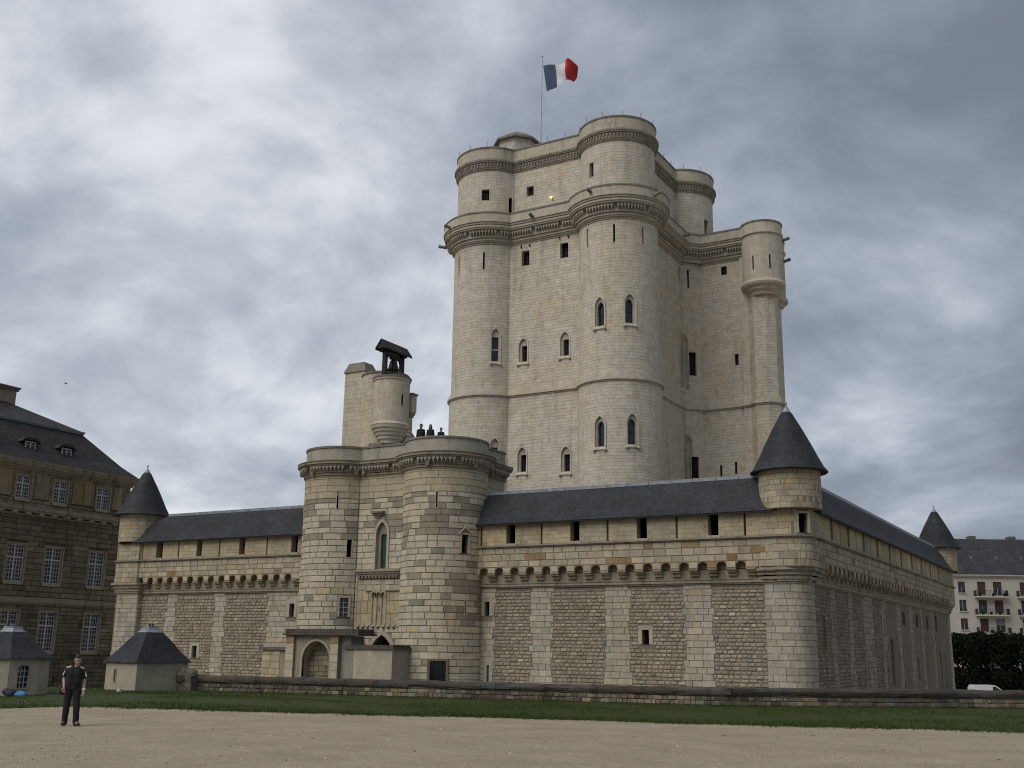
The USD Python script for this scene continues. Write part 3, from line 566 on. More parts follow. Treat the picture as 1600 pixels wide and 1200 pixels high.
# flag, staff and lamp on the keep
fs = thing('flagpole', 'tall slender pale metal flagpole rising from the keep roof', 'flagpole', (-32.85, 32, 45.0))
part(fs, 'staff', rod((-32.85, 32, 45.0), (-32.62, 32, 60.0), .13, 10, .055), 'pole', smooth=40)
part(fs, 'finial', trimesh.creation.icosphere(2, .09).apply_translation((-32.62, 32, 60.1)), 'pole', smooth=True)
part(fs, 'halyard', rod((-32.7, 31.87, 46.0), (-32.5, 31.87, 59.4), .012, 4), 'pole')
fl = thing('flag', 'blue white and red striped flag blowing on the flagpole above the keep', 'flag', (-32.6, 32, 57.5))
nu, nv = 40, 22
uu, vv = np.meshgrid(np.linspace(0, 1, nu), np.linspace(0, 1, nv))
fx = -32.5 + 4.0 * uu + 0.42 * (1 - vv) * (1 - uu) - 1.15 * np.clip(uu - .66, 0, 1) * 2.2 * np.clip(.75 - vv, 0, 1) - .25 * uu ** 2
fz = 56.05 + 2.95 * vv + 0.9 * uu * (1 - vv) ** 1.2 - .30 * uu * vv + 0.1 * np.clip(uu - .62, 0, 1) * vv - .12 * uu + .18 * np.sin(uu * 9 + 1.2) * uu - 1.6 * np.clip(uu - .8, 0, 1) * vv ** 3 * 1.3
fy = 32.0 + 0.45 * uu * np.sin(uu * 8.5 - vv * 1.8) + 0.12 * np.sin(vv * 7 + uu * 12) * uu + 1.2 * np.clip(uu - .7, 0, 1) * (1 - vv)
fp = np.stack([fx, fy, fz], -1); fid = np.arange(nu * nv).reshape(nv, nu)
for nm, a, b in (('blue', 0, 13), ('white', 13, 26), ('red', 26, 39)):
    g = fid[:, a:b + 1]; qq = np.stack([g[:-1, :-1], g[:-1, 1:], g[1:, 1:], g[1:, :-1]], -1).reshape(-1, 4)
    use, inv = np.unique(qq, return_inverse=True)
    fv = fp.reshape(-1, 3)[use]; ff = inv.reshape(-1, 4); ff = np.vstack([ff[:, [0, 1, 2]], ff[:, [0, 2, 3]]])
    part(fl, 'stripe', (fv, ff), 'flag_' + nm, smooth=True, label=nm + ' vertical stripe of the flag')
lp = thing('roof_lamp', 'small glowing yellow lamp on the keep wall above the gallery', 'lamp', (-27.4, 24.38, 40.8))
part(lp, 'bulb', trimesh.creation.icosphere(2, .115).apply_translation((-27.4, KY - KA - 1.5, 40.8)), 'lamp', smooth=True)
part(lp, 'bracket', bx(-27.45, -27.35, KY - KA - 1.46, KY - KA - 1.29, 40.72, 40.8), 'iron')

# ------------------------------------------------------------------ enclosure walls
W_, D_ = 49.82, 47.68
ASH, RUB, BAND = (0.375, 0.348, 0.29), (0.298, 0.266, 0.214), (0.38, 0.348, 0.276)
MORT, MORTB = (0.185, 0.162, 0.128), (0.23, 0.18, 0.125)
def curtain(name, label, T, length, panels, arches, gaps, slits, wins, tooth_seed, ends, hip, side=False, plasterpanels=(), roofends=None, most=300, age=1.0):
    """a stretch of enclosure wall. T maps local (along, outward depth measured inward, z): local x runs left to right seen from outside, local y inward"""
    th = thing(name, label, 'wall', (T[0, 3], T[1, 3], 0))
    rng = np.random.default_rng(tooth_seed)
    def tr(m):
        m = m.copy(); m.apply_transform(T); return m
    def pt(x, y): q = T @ np.array([x, y, 0, 1.0]); return (q[0], q[1])
    ang = math.degrees(math.atan2(-T[1, 1], -T[0, 1]))
    x0, x1 = ends
    low = Line([pt(x0, 0.5), pt(x1, 0.5)]); top = Line([pt(x0, 0.0), pt(x1, 0.0)])
    cuts, opens = [], []
    for (x, z, w, h, b) in wins:
        window(th, cuts, opens, low, pt(x, 0.5), z, ang, w, h, depth=0.5, sur=0.22 if age == 1 else .06, proud=0.035, bars=b, name='loophole', tone=ASH if age == 1 else (.2, .175, .13))
    lowm = man(tr(bx(x0, x1, 0.5, 2.6, -3, 5.72)))
    for c in cuts: lowm = lowm - c
    part(th, 'lower_wall', lowm, 'rubble', MORT)
    # band under the gallery: hollow over the corbels
    band = man(bx(x0, x1, 0.0, 0.42, 6.28, 7.74)) + man(bx(x0, x1, 0.42, 2.6, 6.9, 7.74)) + man(bx(x0, x1, 1.0, 2.6, 5.6, 7.0))
    op_top = []
    for a in arches:
        o = outline(0.52, 0.42, 0.22); Tm = frame((a, 0, 6.2), -90)
        band = band - man(ext(o, -0.34, 0.5, Tm)); op_top.append((a - x0, __import__('shapely').affinity.translate(o, 0, 6.2)))
    mm = band.to_mesh(); bt = trimesh.Trimesh(mm.vert_properties[:, :3], mm.tri_verts)
    part(th, 'gallery_wall', tr(bt), 'stone', MORTB)
    part(th, 'corbel_backing', tr(bx(arches[0] - .5, arches[-1] + .5, 0.30, 0.6, 5.72, 6.24)), 'dirty', (.24, .21, .16))
    edges = [arches[0] - 0.52] + [(a + b) / 2 for a, b in zip(arches[:-1], arches[1:])] + [arches[-1] + 0.52]
    for e in edges:
        w = 0.24
        part(th, 'corbel', tr(cat([bx(e - w, e + w, 0.32, 0.52, 5.72, 5.92), bx(e - w, e + w, 0.18, 0.52, 5.92, 6.10), bx(e - w, e + w, 0.04, 0.52, 6.10, 6.28), bx(e - w * 1.02, e + w * 1.02, -0.03, 0.1, 6.2, 6.29)])), 'dirty', tones((0.27, 0.235, 0.175), .12, rng))
    for a, b in ((x0, edges[0] - .2), (edges[-1] + .2, x1)):
        if b - a > 0.1: part(th, 'cornice', tr(cat([bx(a, b, 0.32, 0.6, 5.72, 5.92), bx(a, b, 0.18, 0.6, 5.92, 6.10), bx(a, b, 0.05, 0.6, 6.10, 6.28)])), 'dirty', (0.30, 0.262, 0.195))
    part(th, 'lower_string', tr(cat([bx(x0, x1, 0.34, 0.6, 5.58, 5.72), bx(x0, x1, 0.42, 0.6, 5.5, 5.58)])), 'ledge', (0.30, 0.27, 0.21))
    part(th, 'upper_string', tr(cat([bx(x0, x1, -0.16, 0.4, 7.80, 7.88), bx(x0, x1, -0.09, 0.4, 7.74, 7.80)])), 'ledge', (0.26, 0.235, 0.19))
    # ashlar band
    def bt_(u, z, r):
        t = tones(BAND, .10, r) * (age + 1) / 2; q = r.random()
        return t * (np.array([0.72, 0.57, 0.42]) if q < .07 else np.array([.82, .83, .86]) if q < .14 else 1)
    st = masonry(top, 6.3, 7.74, (0.33, 0.4), (0.5, 1.0), 0.035, 0.02, 0.012, bt_, rng, op_top, irregular=0.012)
    # gallery: merlons between gaps and slits, floor, back wall, rail posts
    cut_at = sorted([(g, 'g') for g in gaps] + [(s, 's') for s in slits], key=lambda q: q[0][0] if q[1] == 'g' else q[0])
    cur = x0; blocks = []
    for q, k in cut_at:
        a, b = (q if k == 'g' else (q - .055, q + .055)); blocks.append((cur, a)); cur = b
        if k == 'g': part(th, 'gap_sill', tr(bx(a - .1, b + .1, -.07, .5, 7.885, 7.98)), 'stone', (0.36, 0.33, 0.27))
    blocks.append((cur, x1))
    for a, b in blocks:
        if b - a > .08:
            mp = part(th, 'merlon', tr(bx(a, b, 0.02, 0.5, 7.885, 9.16)), 'stone', np.array(MORTB) * 1.5)
            ml = Line([pt(a + .01, 0.02), pt(b - .01, 0.02)])
            tt = tones((0.375, 0.342, 0.267), .1, rng) * (np.array([.85, .9, .98]) if rng.random() < .25 else 1)
            sx = masonry(ml, 7.92, 9.1, (0.2, 0.27), (0.35, 0.7), 0.012, 0.008, 0.006, lambda u, z, r: tones(tt, .07, r), rng)
            n, vs, fs, ts = 0, [], [], []
            for V, F, t, _ in sx: vs.append(V); fs.append(F + n); ts.append(np.tile(t, (len(V), 1))); n += len(V)
            if vs: part(mp, 'facing', (np.vstack(vs), np.vstack(fs)), 'stone', np.vstack(ts), kind='stuff')
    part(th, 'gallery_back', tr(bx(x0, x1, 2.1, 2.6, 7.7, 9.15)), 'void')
    # lower wall: chains of ashlar between panels of rubble, toothed edges
    ch, off = 0.33, 0.13
    def rub_ranges(z):
        k = int((z + 3) / ch); r2 = np.random.default_rng(tooth_seed * 1000 + k)
        j = r2.uniform(-off, off, 2 * len(panels) + 2)
        return [(p[0] - x0 + j[2 * i], p[1] - x0 + j[2 * i + 1]) for i, p in enumerate(panels) if p[2] <= z < p[3]]
    def ash_ranges(z):
        out, cur = [], 0.0
        for a, b in rub_ranges(z): out.append((cur, a)); cur = b
        out.append((cur, x1 - x0)); return [q for q in out if q[1] - q[0] > .08]
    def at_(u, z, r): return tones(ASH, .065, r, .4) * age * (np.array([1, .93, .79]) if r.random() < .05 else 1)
    def rt_(u, z, r):
        for a, b in plasterpanels:
            if a <= u + x0 <= b: return None
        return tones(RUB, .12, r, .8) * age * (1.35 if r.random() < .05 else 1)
    def keepout(z): return ash_ranges(z)
    sa = masonry(low, -0.99, 5.5, (ch, ch), (0.42, 0.85), 0.014, 0.03, 0.008, at_, rng, opens, ranges=keepout, jit=.5)
    sr = masonry(low, -0.99, 5.36, (0.17, 0.215), (0.24, 0.46), 0.042, 0.032, 0.02, rt_, rng, opens, ranges=rub_ranges, irregular=0.028, jit=.7)
    for a, b in plasterpanels:
        pm_ = man(tr(bx(a + .05, b - .05, 0.47, 0.52, -1, 5.4)))
        for c in cuts: pm_ = pm_ - c
        part(th, 'plaster_panel', pm_, 'dirty', (0.19, 0.165, 0.125))
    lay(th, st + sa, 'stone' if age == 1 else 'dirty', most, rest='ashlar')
    if sr:
        n, vs, fs, ts = 0, [], [], []
        for V, F, t, _ in sr: vs.append(V); fs.append(F + n); ts.append(np.tile(t, (len(V), 1))); n += len(V)
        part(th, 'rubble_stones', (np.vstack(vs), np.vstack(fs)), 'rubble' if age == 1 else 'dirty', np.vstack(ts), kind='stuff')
    # roof with a swept eave; its end may flare out
    e0, e1, r0, r1 = roofends
    prof = [(-0.32, 9.12), (-0.12, 9.34), (0.12, 9.68), (0.40, 10.2), (0.66, 10.72), (0.93, 11.10), (1.3, 10.7), (2.0, 9.8), (2.75, 9.12)]
    n = len(prof); secs = []
    for k in range(2):
        row = []
        for (y, z) in prof:
            t = (z - 9.12) / (11.10 - 9.12); e, r = (e0, r0) if k == 0 else (e1, r1)
            row.append((e + (r - e) * t ** 0.62, y, z))
        secs.append(row)
    N = 24; V = []
    for k in range(N + 1):
        for a, b in zip(*secs): V.append(tuple(np.array(a) * (1 - k / N) + np.array(b) * (k / N)))
    V = np.array(V); F = []
    for k in range(N):
        for i in range(n - 1): a, b, c, d = k * n + i, k * n + i + 1, (k + 1) * n + i + 1, (k + 1) * n + i; F += [(a, d, c), (a, c, b)]
    for base_, sgn in ((0, 1), (N * n, -1)):
        for i in range(1, n - 1): F.append((base_, base_ + i, base_ + i + 1) if sgn > 0 else (base_, base_ + i + 1, base_ + i))
    for k in range(N): a, b, c, d = k * n, k * n + n - 1, (k + 1) * n + n - 1, (k + 1) * n; F += [(a, b, c), (a, c, d)]
    m = trimesh.Trimesh(V, np.array(F), process=False); m.apply_transform(T)
    rp = part(th, 'roof', m, 'slate')
    part(rp, 'ridge', tr(cat([bx(a, min(a + 1.25, r1), 0.83, 1.03, 10.98, 11.16) for a in np.arange(r0, r1 - .2, 1.28)])), 'lead')
    part(rp, 'eave_board', tr(bx(e0 + .06, e1 - .06, -0.29, -0.2, 9.03, 9.115)), 'oak')
    return th

def TF(o, ax):
    """local x along ax, local y to its left (inward), z up"""
    T = np.eye(4); T[:2, 0] = ax; T[:2, 1] = (-ax[1], ax[0]); T[:2, 3] = o; return T
front = TF((0, 0), (1.0, 0.0))
HI = [(-18.35, -15.92), (-14.61, -11.33), (-9.88, -6.8), (-5.24, -2.35)]
curtain('curtain_wall', 'enclosure wall right of the gatehouse, rubble panels between pale stone piers, dark slate roof', front, 0,
        [(a, b, -9, 5.36) for a, b in HI], list(np.linspace(-18.83, -3.5, 16)), [(-17.36, -16.78), (-13.23, -12.67), (-9.21, -8.63), (-5.19, -4.63)], [-19.04, -15.05, -10.95, -6.93, -3.21, -1.9],
        [(-18.85, 3.95, .34, .8, (0, 0)), (-9.0, 2.43, .42, .76, (0, 3)), (-18.72, -.1, .16, 1.3, (0, 0))], 5, (-20.2, -1.75), None, roofends=(-20.06, -1.5, -19.05, -1.9))
curtain('curtain_wall', 'enclosure wall left of the gatehouse, behind the hip roofed hut', front, 0,
        [(a, b, -9, 5.36) for a, b in [(-47.95, -44.84), (-43.9, -40.33), (-39.31, -35.56)]], list(np.linspace(-47.11, -33.58, 15)), [(-45.83, -45.2), (-41.92, -41.42), (-38.01, -37.5), (-33.48, -32.94)], [-48.51, -47.19, -43.64, -39.78, -35.55],
        [(-33.52, 3.92, .42, .85, (0, 0)), (-41.85, 1.24, .46, .8, (0, 3))], 6, (-48.6, -31.0), None, roofends=(-49.3, -31.0, -45.8, -31.0))
sidef = TF((0, 0), (0.0, 1.0))
sp = [(1.97, 5.72), (6.7, 9.67), (10.76, 13.49), (16.11, 18.58), (20.13, 23.43), (24.98, 28.04), (29.54, 32.46), (33.64, 37.09), (38.38, 45.2)]
gy_ = np.arange(4.99, 43, 3.83); 
curtain('curtain_wall', 'long receding side wall of the enclosure on the right, stained darker, rubble and plaster panels', sidef, 0,
        [(a, b, -9, 5.36) for a, b in sp], list(np.arange(4.2, 44.6, 1.01)), [(y - .25, y + .25) for y in gy_], list((gy_ + 1.9)),
        [(4.2, 2.5, .3, 1.5, (0, 3)), (21.4, .2, .8, 2.9, (0, 0)), (26.0, 4.1, .9, .9, (0, 0)), (31.0, 4.1, .9, .9, (0, 0)), (35.2, 4.0, .9, 1.0, (0, 0)), (39.3, 4.0, .9, 1.2, (0, 0)), (40.3, -.4, .5, 2.8, (0, 0)), (42.6, -.4, .5, 2.6, (0, 0)), (30.5, .3, .5, 1.6, (0, 0))], 7, (1.75, 46.0), None,
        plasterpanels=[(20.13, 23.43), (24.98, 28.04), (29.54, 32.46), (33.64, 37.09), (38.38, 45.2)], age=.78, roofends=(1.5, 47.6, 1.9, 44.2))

# corner turrets: rounded ashlar corner, mouldings, drum and conical slate roof
def turret(label, cx, cy, c, flip, seed, wins, full=True):
    """c: outer corner (x, y); flip: +1 when the wall corner is on the right of the front, -1 on the left"""
    th = thing('corner_turret', label, 'turret', (cx, cy, 0)); rng = np.random.default_rng(seed)
    def corner(x_in, y_in, off, r):
        xo = c[0] - flip * off; x2 = c[0] - flip * x_in
        b = sbox(min(xo, x2), c[1] + off, max(xo, x2), c[1] + y_in) if full != 'back' else sbox(min(xo, x2), c[1] - y_in, max(xo, x2), c[1] - off)
        k = b.buffer(-r, join_style=2).buffer(r, quad_segs=12) if r else b
        return k
    S = 2.45
    lowp, bandp = corner(S, S, (.47 if flip > 0 else .1), 0.9 if flip > 0 else .3), corner(S, S, 0.0 if flip > 0 else -.12, 0.95 if flip > 0 else .5)
    # only the outer corner is rounded
    def square_in(p, off):
        x2 = c[0] - flip * S; xo = c[0] - flip * off
        lo, hi = (c[1] + off, c[1] + S) if full != 'back' else (c[1] - S, c[1] - off)
        inner = unary_union([sbox(min(x2, xo - flip * 1.0), lo, max(x2, xo - flip * 1.0), hi), sbox(min(x2, xo), lo + (1.0 if full != 'back' else 0), max(x2, xo), hi - (0 if full != 'back' else 1.0))])
        return unary_union([p, inner])
    lowp, bandp = square_in(lowp, .47 if flip > 0 else .1), square_in(bandp, 0.0 if flip > 0 else -.12)
    lcut, bcut, bo = [], [], []
    LL, LB = plan_line(lowp), plan_line(bandp)
    for kind, xy, z, ang, w, h in wins:
        if kind == 'band': window(th, bcut, bo, LB, xy, z, ang, w, h, depth=.6, sur=.1, proud=.05, name='window', tone=(0.42, 0.385, 0.3), label='square dark window of the turret')
    part(th, 'lower_wall', solid(lowp, -3, 5.5), 'stone', MORTB)
    part(th, 'cornice', stack(lowp, [(5.48, 5.6, .06), (5.6, 5.72, .13), (5.72, 5.86, .2), (5.86, 5.92, .15), (5.92, 6.1, .3), (6.1, 6.16, .38), (6.16, 6.3, .46)]), 'dirty', (0.31, 0.275, 0.21))
    part(th, 'parapet_wall', solid(bandp, 6.3, 9.2, bcut), 'stone', MORTB)
    part(th, 'string_course', stack(bandp, [(7.74, 7.80, .08), (7.80, 7.88, .15)]), 'ledge', (0.25, 0.225, 0.18))
    r = 1.566
    drum = circle((cx, cy), r, 12)
    part(th, 'drum', prism(drum, 9.18, 11.4), 'stone', MORTB)
    tn = lambda u, z, q: tones((0.365, 0.332, 0.26), .08, q) * (np.array([.8, .82, .86]) if q.random() < .12 else np.array([1, .88, .66]) if q.random() < .1 else 1)
    st = masonry(LL, -.99, 5.48, (.3, .36), (.45, .95), .016, .028, .01, lambda u, z, q: tones(ASH, .07, q, .4), rng)
    st += masonry(LB, 6.32, 7.74, (.33, .4), (.5, 1.0), .02, .018, .01, tn, rng) + masonry(LB, 7.9, 9.18, (.26, .34), (.45, .9), .012, .012, .008, tn, rng, bo)
    st += masonry(plan_line(drum), 9.2, 11.3, (.26, .33), (.45, .8), .012, .012, .008, tn, rng)
    lay(th, st, 'stone', 300)
    rp = part(th, 'roof', lathe([(0, 11.25), (1.93, 11.12), (1.98, 11.16), (1.78, 11.42), (1.5, 11.95), (1.2, 12.6), (.78, 13.42), (.3, 14.3), (.0, 14.62)], (cx, cy), 40), 'slate', smooth=35)
    part(rp, 'lead_cap', lathe([(0.40, 14.05), (.43, 14.05), (.06, 14.66), (.0, 14.7)], (cx, cy), 16), 'lead', smooth=30)
    part(rp, 'finial', cat([rod((cx, cy, 14.6), (cx, cy, 14.85), .03, 6), trimesh.creation.icosphere(1, .07).apply_translation((cx, cy, 14.88))]), 'lead')
    return th
TO = 1.107
turret('near round corner turret with conical slate roof and a square dark window', -TO, TO, (0, 0), 1, 21, [('band', (-.28, .28), 7.97, -55, .48, .98)])
turret('left corner turret with conical slate roof beside the old dark palace', -W_ + TO, TO, (-W_, 0), -1, 22, [])
turret('far corner turret with conical roof at the end of the receding side wall', -TO, D_ - TO + .2, (0, D_ + .2), 1, 23, [], full='back')

# ------------------------------------------------------------------ gatehouse
GR, GL, gr = (-21.76, 0.2), (-29.42, 0.2), 2.52
gate = thing('gatehouse', 'twin towered stone gatehouse with patchy grey repairs and a carved cornice', 'gatehouse', (-25.6, 0, 0))
P_G = unary_union([circle(GR, gr, 20), circle(GL, gr, 20), sbox(GL[0], -1.07, GR[0], 4.5), sbox(GL[0] - 1.6, .6, GR[0] + 1.6, 4.5)])
P_GB = unary_union([circle(GR, gr + .22, 20), circle(GL, gr + .22, 20), sbox(GL[0], -1.15, GR[0], 4.6), sbox(GL[0] - 1.6, .6, GR[0] + 1.6, 4.6)])
LG = plan_line(P_G); gc, go = [], []
gk = dict(tone=(0.40, 0.36, 0.275))
on_ = lambda c, d: on(c, gr, d)
slit(gate, gc, go, LG, on_(GR, -67.9), 10.0, -67.9, .1, .95, **gk); slit(gate, gc, go, LG, on_(GL, -61.3), 10.3, -61.3, .1, .85, **gk)
window(gate, gc, go, LG, on_(GR, -28), 7.42, -28, .46, 1.08, sur=.1, depth=.5, name='square_window', **gk)
slit(gate, gc, go, LG, on_(GR, -25), 3.98, -25, .09, .9, **gk)
window(gate, gc, go, LG, on_(GR, -60), .2, -60, .92, 1.2, sur=.12, proud=.07, depth=.35, pane='glass', bars=(3, 2), name='grated_window', label='low grated window at the foot of the right tower', tone=(.15, .13, .10))
window(gate, gc, go, LG, on_(GL, -42), 7.39, -42, .3, 1.1, depth=.5, name='square_window', **gk)
window(gate, gc, go, LG, on_(GL, -45.5), 3.84, -45.5, .52, 1.12, sur=.14, proud=.05, depth=.22, pane='glass', bars=(1, 3), barm='joinery', name='paned_window', label='small white barred window of the left tower', **gk)
window(gate, gc, go, LG, (-25.42, -1.07), 6.65, -90, .82, 2.85,   .75, depth=.3, sur=.16, proud=.07, inner=(.5, 2.05, .1), pane='glass_green', name='lancet_window', label='tall pointed window between the towers', **gk)
window(gate, gc, go, LG, (-25.15, -1.07), 5.6, -90, .3, .38, depth=.5, name='square_window', **gk)
window(gate, gc, go, LG, (-25.1, -1.07), .2, -90, 1.75, 2.62, 1.35, depth=.9, sur=.24, proud=.08, name='gate_arch', label='pointed gate arch half hidden by the low wall in front', **gk)
part(gate, 'wall', solid(P_G, -3, 12.4, gc), 'stone', (0.215, 0.182, 0.135))
def grey_amount(u, z):
    p, n = LG.at(u); p = p[0]
    g = meshkit.noise(np.array([p[0] * .45, p[1] * .45, z * 1.3]), 4)
    right = 0.5 if p[0] > -23.5 else 0.36
    if z > 10.9: return 0.0
    if z > 8.6: return (right + .06) * (1.25 if g > .45 else .45)
    return (0.05 if p[0] < -23.5 else 0.12) * (2.4 if g > .58 else .4) + (.35 if p[0] > -20.3 and 3.2 < z < 6.2 else 0)
def gtone(u, z, r):
    if z > 10.9: return tones((0.405, 0.365, 0.285), .05, r)
    if r.random() < grey_amount(u, z): return tones((0.255, 0.235, 0.205), .045, r)
    t = tones((0.455, 0.425, 0.355), .055, r)
    return t * (np.array([1, .92, .76]) if r.random() < .12 and z < 6 else 1)
rng = np.random.default_rng(8)
arc = sbox(-1.5, 0, 1.5, 1)
carve = [(LG.u((-25.4, -1.07)), sbox(-1.68, 3.25, 1.62, 6.62))]
st = masonry(LG, -1.0, 10.95, (.33, .4), (.55, 1.2), .032, .026, .013, gtone, rng, go + carve, irregular=.012, jit=.5)
st += masonry(LG, 10.97, 12.35, (.34, .42), (.8, 1.5), .012, .03, .01, gtone, rng, go)
lay(gate, st, 'stone', 300)
# carved panel between the towers
TG = frame((-25.42, -1.07, 0), -90)
cp = part(gate, 'carved_panel', lbox(TG, -1.62, 1.55, 3.3, 6.0, -.05, .02), 'stone', (0.36, 0.32, 0.235))
lined = Line([(-25.42 - 1.6, -1.09), (-25.42 + 1.53, -1.09)])
for V, F, t, _ in masonry(lined, 5.42, 6.05, (.3, .32), (.5, .9), .03, .03, .012, lambda u, z, q: tones((.42, .38, .29), .06, q), rng, [(1.86, sbox(-.18, 5.55, .18, 6.0))]): part(cp, 'stone', (V, F), 'stone', t)
for V, F, t, _ in masonry(lined, 3.36, 5.35, (.5, .75), (.35, .7), .02, .03, .012, lambda u, z, q: tones((.38, .335, .24), .06, q), rng, [(1.6, sbox(-.52, 3.3, .55, 5.4))]): part(cp, 'stone', (V, F), 'stone', t)
for x in (-.5, -.17, .2, .53): part(cp, 'colonnette', rod((-25.42 + x, -1.12, 3.4), (-25.42 + x, -1.12, 5.05), .06, 8), 'stone', (.4, .355, .26))
for x in (-.33, .015, .365):
    part(cp, 'arch_hood', ext(outline(.42, .38, .2).difference(outline(.26, .29, .13)), 0, .16, frame((-25.42 + x, -1.09, 5.0), -90)), 'stone', (.36, .32, .235))
part(cp, 'corbel_table', lbox(TG, -1.0, 1.5, 5.36, 5.44, 0, .14), 'ledge', (.27, .24, .18))
part(cp, 'plaque', lbox(TG, -.02, .22, 4.25, 4.5, 0, .08), 'ledge', (.2, .17, .13))
for k in range(9):
    s = trimesh.creation.icosphere(1, .12); s.apply_scale([1.1, .7, .8]); s.apply_translation((-25.42 - 1.5 + k * .375, -1.17, 3.3)); part(cp, 'carved_head', s, 'stone', (.34, .31, .25))
part(gate, 'moulding', cat([lbox(TG, -1.68, 1.62, 6.5, 6.62, -.05, .34), lbox(TG, -1.64, 1.6, 6.38, 6.5, -.05, .26), lbox(TG, -1.62, 1.58, 6.26, 6.38, -.05, .17), lbox(TG, -1.5, 1.45, 6.12, 6.26, -.05, .1)]), 'ledge', (.30, .265, .205))
for k in range(12): part(gate, 'moulding_leaf', lbox(TG, -1.5 + k * .25, -1.38 + k * .25, 6.14, 6.26, .08, .2), 'dirty', (.2, .17, .13))
part(gate, 'canopy', cat([lbox(TG, -.72, .18, 10.02, 10.14, -.05, .3), lbox(TG, -.6, .06, 9.88, 10.02, -.05, .2), lbox(TG, -.42, -.1, 9.72, 9.88, -.05, .12)]), 'dirty', (.17, .15, .12))
for deg in (-28,):
    T = frame((*on_(GR, deg), 8.5), deg); part(gate, 'gable_hood', ext(Polygon([(-.4, .1), (0, .5), (.4, .1), (.4, 0), (0, .36), (-.4, 0)]), -.05, .09, T), 'stone', (.40, .36, .28))
# crown: mouldings, tracery, dark ledge, plain parapet
part(gate, 'cornice', stack(P_G, [(12.3, 12.4, .06), (12.4, 12.5, .12), (12.5, 12.56, .07), (12.56, 12.66, .16), (12.66, 12.98, .2), (12.98, 13.07, .46), (13.07, 13.2, .54)]), 'dirty', (.27, .24, .18))
LF = plan_line(P_G.buffer(.2, quad_segs=14))
frieze(gate, LF, 12.64, 12.98, .23, 10, .2, 'ledge', (.37, .345, .295), tooth=.2)
for a, b, c in LF.spans:
    u = a + .3
    while u < b:
        p, n = LF.at(u); p, n = p[0], n[0]
        if (CAM[:2] - p) @ n > -8: part(gate, 'bracket', lbox(frame((p[0], p[1], 0), math.degrees(math.atan2(n[1], n[0]))), -.1, .1, 12.45, 12.98, -.1, .12), 'dirty', (.26, .23, .17))
        u += 2.9
part(gate, 'ledge', stack(P_G, [(13.2, 13.26, .56), (13.26, 13.3, .42)]), 'dirty', (.12, .108, .09))
pg = P_G.buffer(.02); part(gate, 'parapet', prism(pg.difference(pg.buffer(-.3)), 13.3, 14.12), 'ledge', (.36, .335, .275))
part(gate, 'coping', prism(pg.buffer(.06).difference(pg.buffer(-.36)), 14.12, 14.24), 'dirty', (.19, .175, .15))
part(gate, 'roof_deck', prism(pg.buffer(-.295), 12.9, 13.5), 'ledge', (.3, .28, .24))
for x, z in ((-30.3, 14.24), (-26.6, 14.24)): part(gate, 'vent', bx(x - .1, x + .1, -.9, -.7, z, z + .28) if x < -28 else bx(x - .5, x + .5, -.6, -.2, z, z + .3), 'dirty', (.2, .18, .15))

# stair tower with the bell
st_ = thing('stair_tower', 'pale round stair tower with square chimney pier rising behind the gatehouse', 'tower', (-30, 6, 0))
DC, fc = (-31.35, 6.55), (-29.92, 5.4)
SK = (.475, .435, .355)
part(st_, 'drum', lathe([(0, 0), (1.65, 0), (1.65, 20.85), (0, 20.85)], DC, 40), 'keepstone', SK, smooth=30)
part(st_, 'drum_coping', lathe([(1.3, 20.85), (1.72, 20.85), (1.72, 20.98), (1.3, 21.0)], DC, 40), 'ledge', (.2, .18, .15), smooth=30)
bay = part(st_, 'corbelled_bay', lathe([(0, 15.7), (.72, 15.7), (.76, 15.95), (.88, 16.0), (.9, 16.2), (1.02, 16.26), (1.04, 16.44), (1.16, 16.5), (1.18, 16.68), (1.3, 16.74), (1.33, 16.92), (1.38, 16.98), (1.34, 17.06), (1.26, 17.14), (1.25, 20.1), (1.32, 20.14), (1.32, 20.28), (0, 20.32)], fc, 44), 'keepstone', SK, smooth=35)
part(bay, 'coping', lathe([(1.0, 20.28), (1.37, 20.28), (1.37, 20.38), (1.0, 20.42)], fc, 40), 'ledge', (.21, .19, .155), smooth=30)
part(bay, 'arrow_slit', lbox(frame((*on(fc, 1.25, -18), 18.3), -18), -.06, .06, 0, .75, -.1, .02), 'void')
pier = part(st_, 'pier', bx(-34.85, -33.05, 6.3, 7.7, 0, 21.55), 'keepstone', SK)
part(pier, 'cap', trimesh.convex.convex_hull([(-34.95, 6.2, 21.55), (-32.95, 6.2, 21.55), (-32.95, 7.8, 21.55), (-34.95, 7.8, 21.55), (-34.68, 6.5, 22.3), (-33.3, 6.5, 22.3), (-33.3, 7.5, 22.3), (-34.68, 7.5, 22.3)]), 'ledge', (.2, .18, .15))
part(st_, 'rear_wall', bx(-33.5, -29.0, 6.1, 6.7, 0, 18.0), 'keepstone', (.46, .42, .34))
wing = part(st_, 'side_box', bx(-29.7, -28.72, 6.2, 6.75, 18.05, 19.3), 'keepstone', (.46, .42, .34))
part(wing, 'base_moulding', cat([bx(-29.6, -28.8, 6.23, 6.73, 17.9, 18.05), bx(-29.6, -28.9, 6.26, 6.71, 17.75, 17.9)]), 'keepstone', (.34, .305, .24))
part(wing, 'coping', bx(-29.8, -28.64, 6.12, 6.83, 19.3, 19.42), 'ledge', (.21, .19, .155))
sl, sb_ = plan_line(circle(DC, 1.65)), plan_line(circle(fc, 1.25))
kt2 = lambda u, z, q: tones((.475, .44, .36), .022, q, .5)
rng = np.random.default_rng(31)
sts = masonry(sl, 14, 20.83, (.3, .36), (.5, 1.0), .006, .01, .005, kt2, rng) + masonry(sb_, 17.2, 20.05, (.3, .36), (.5, 1.0), .006, .01, .005, kt2, rng)
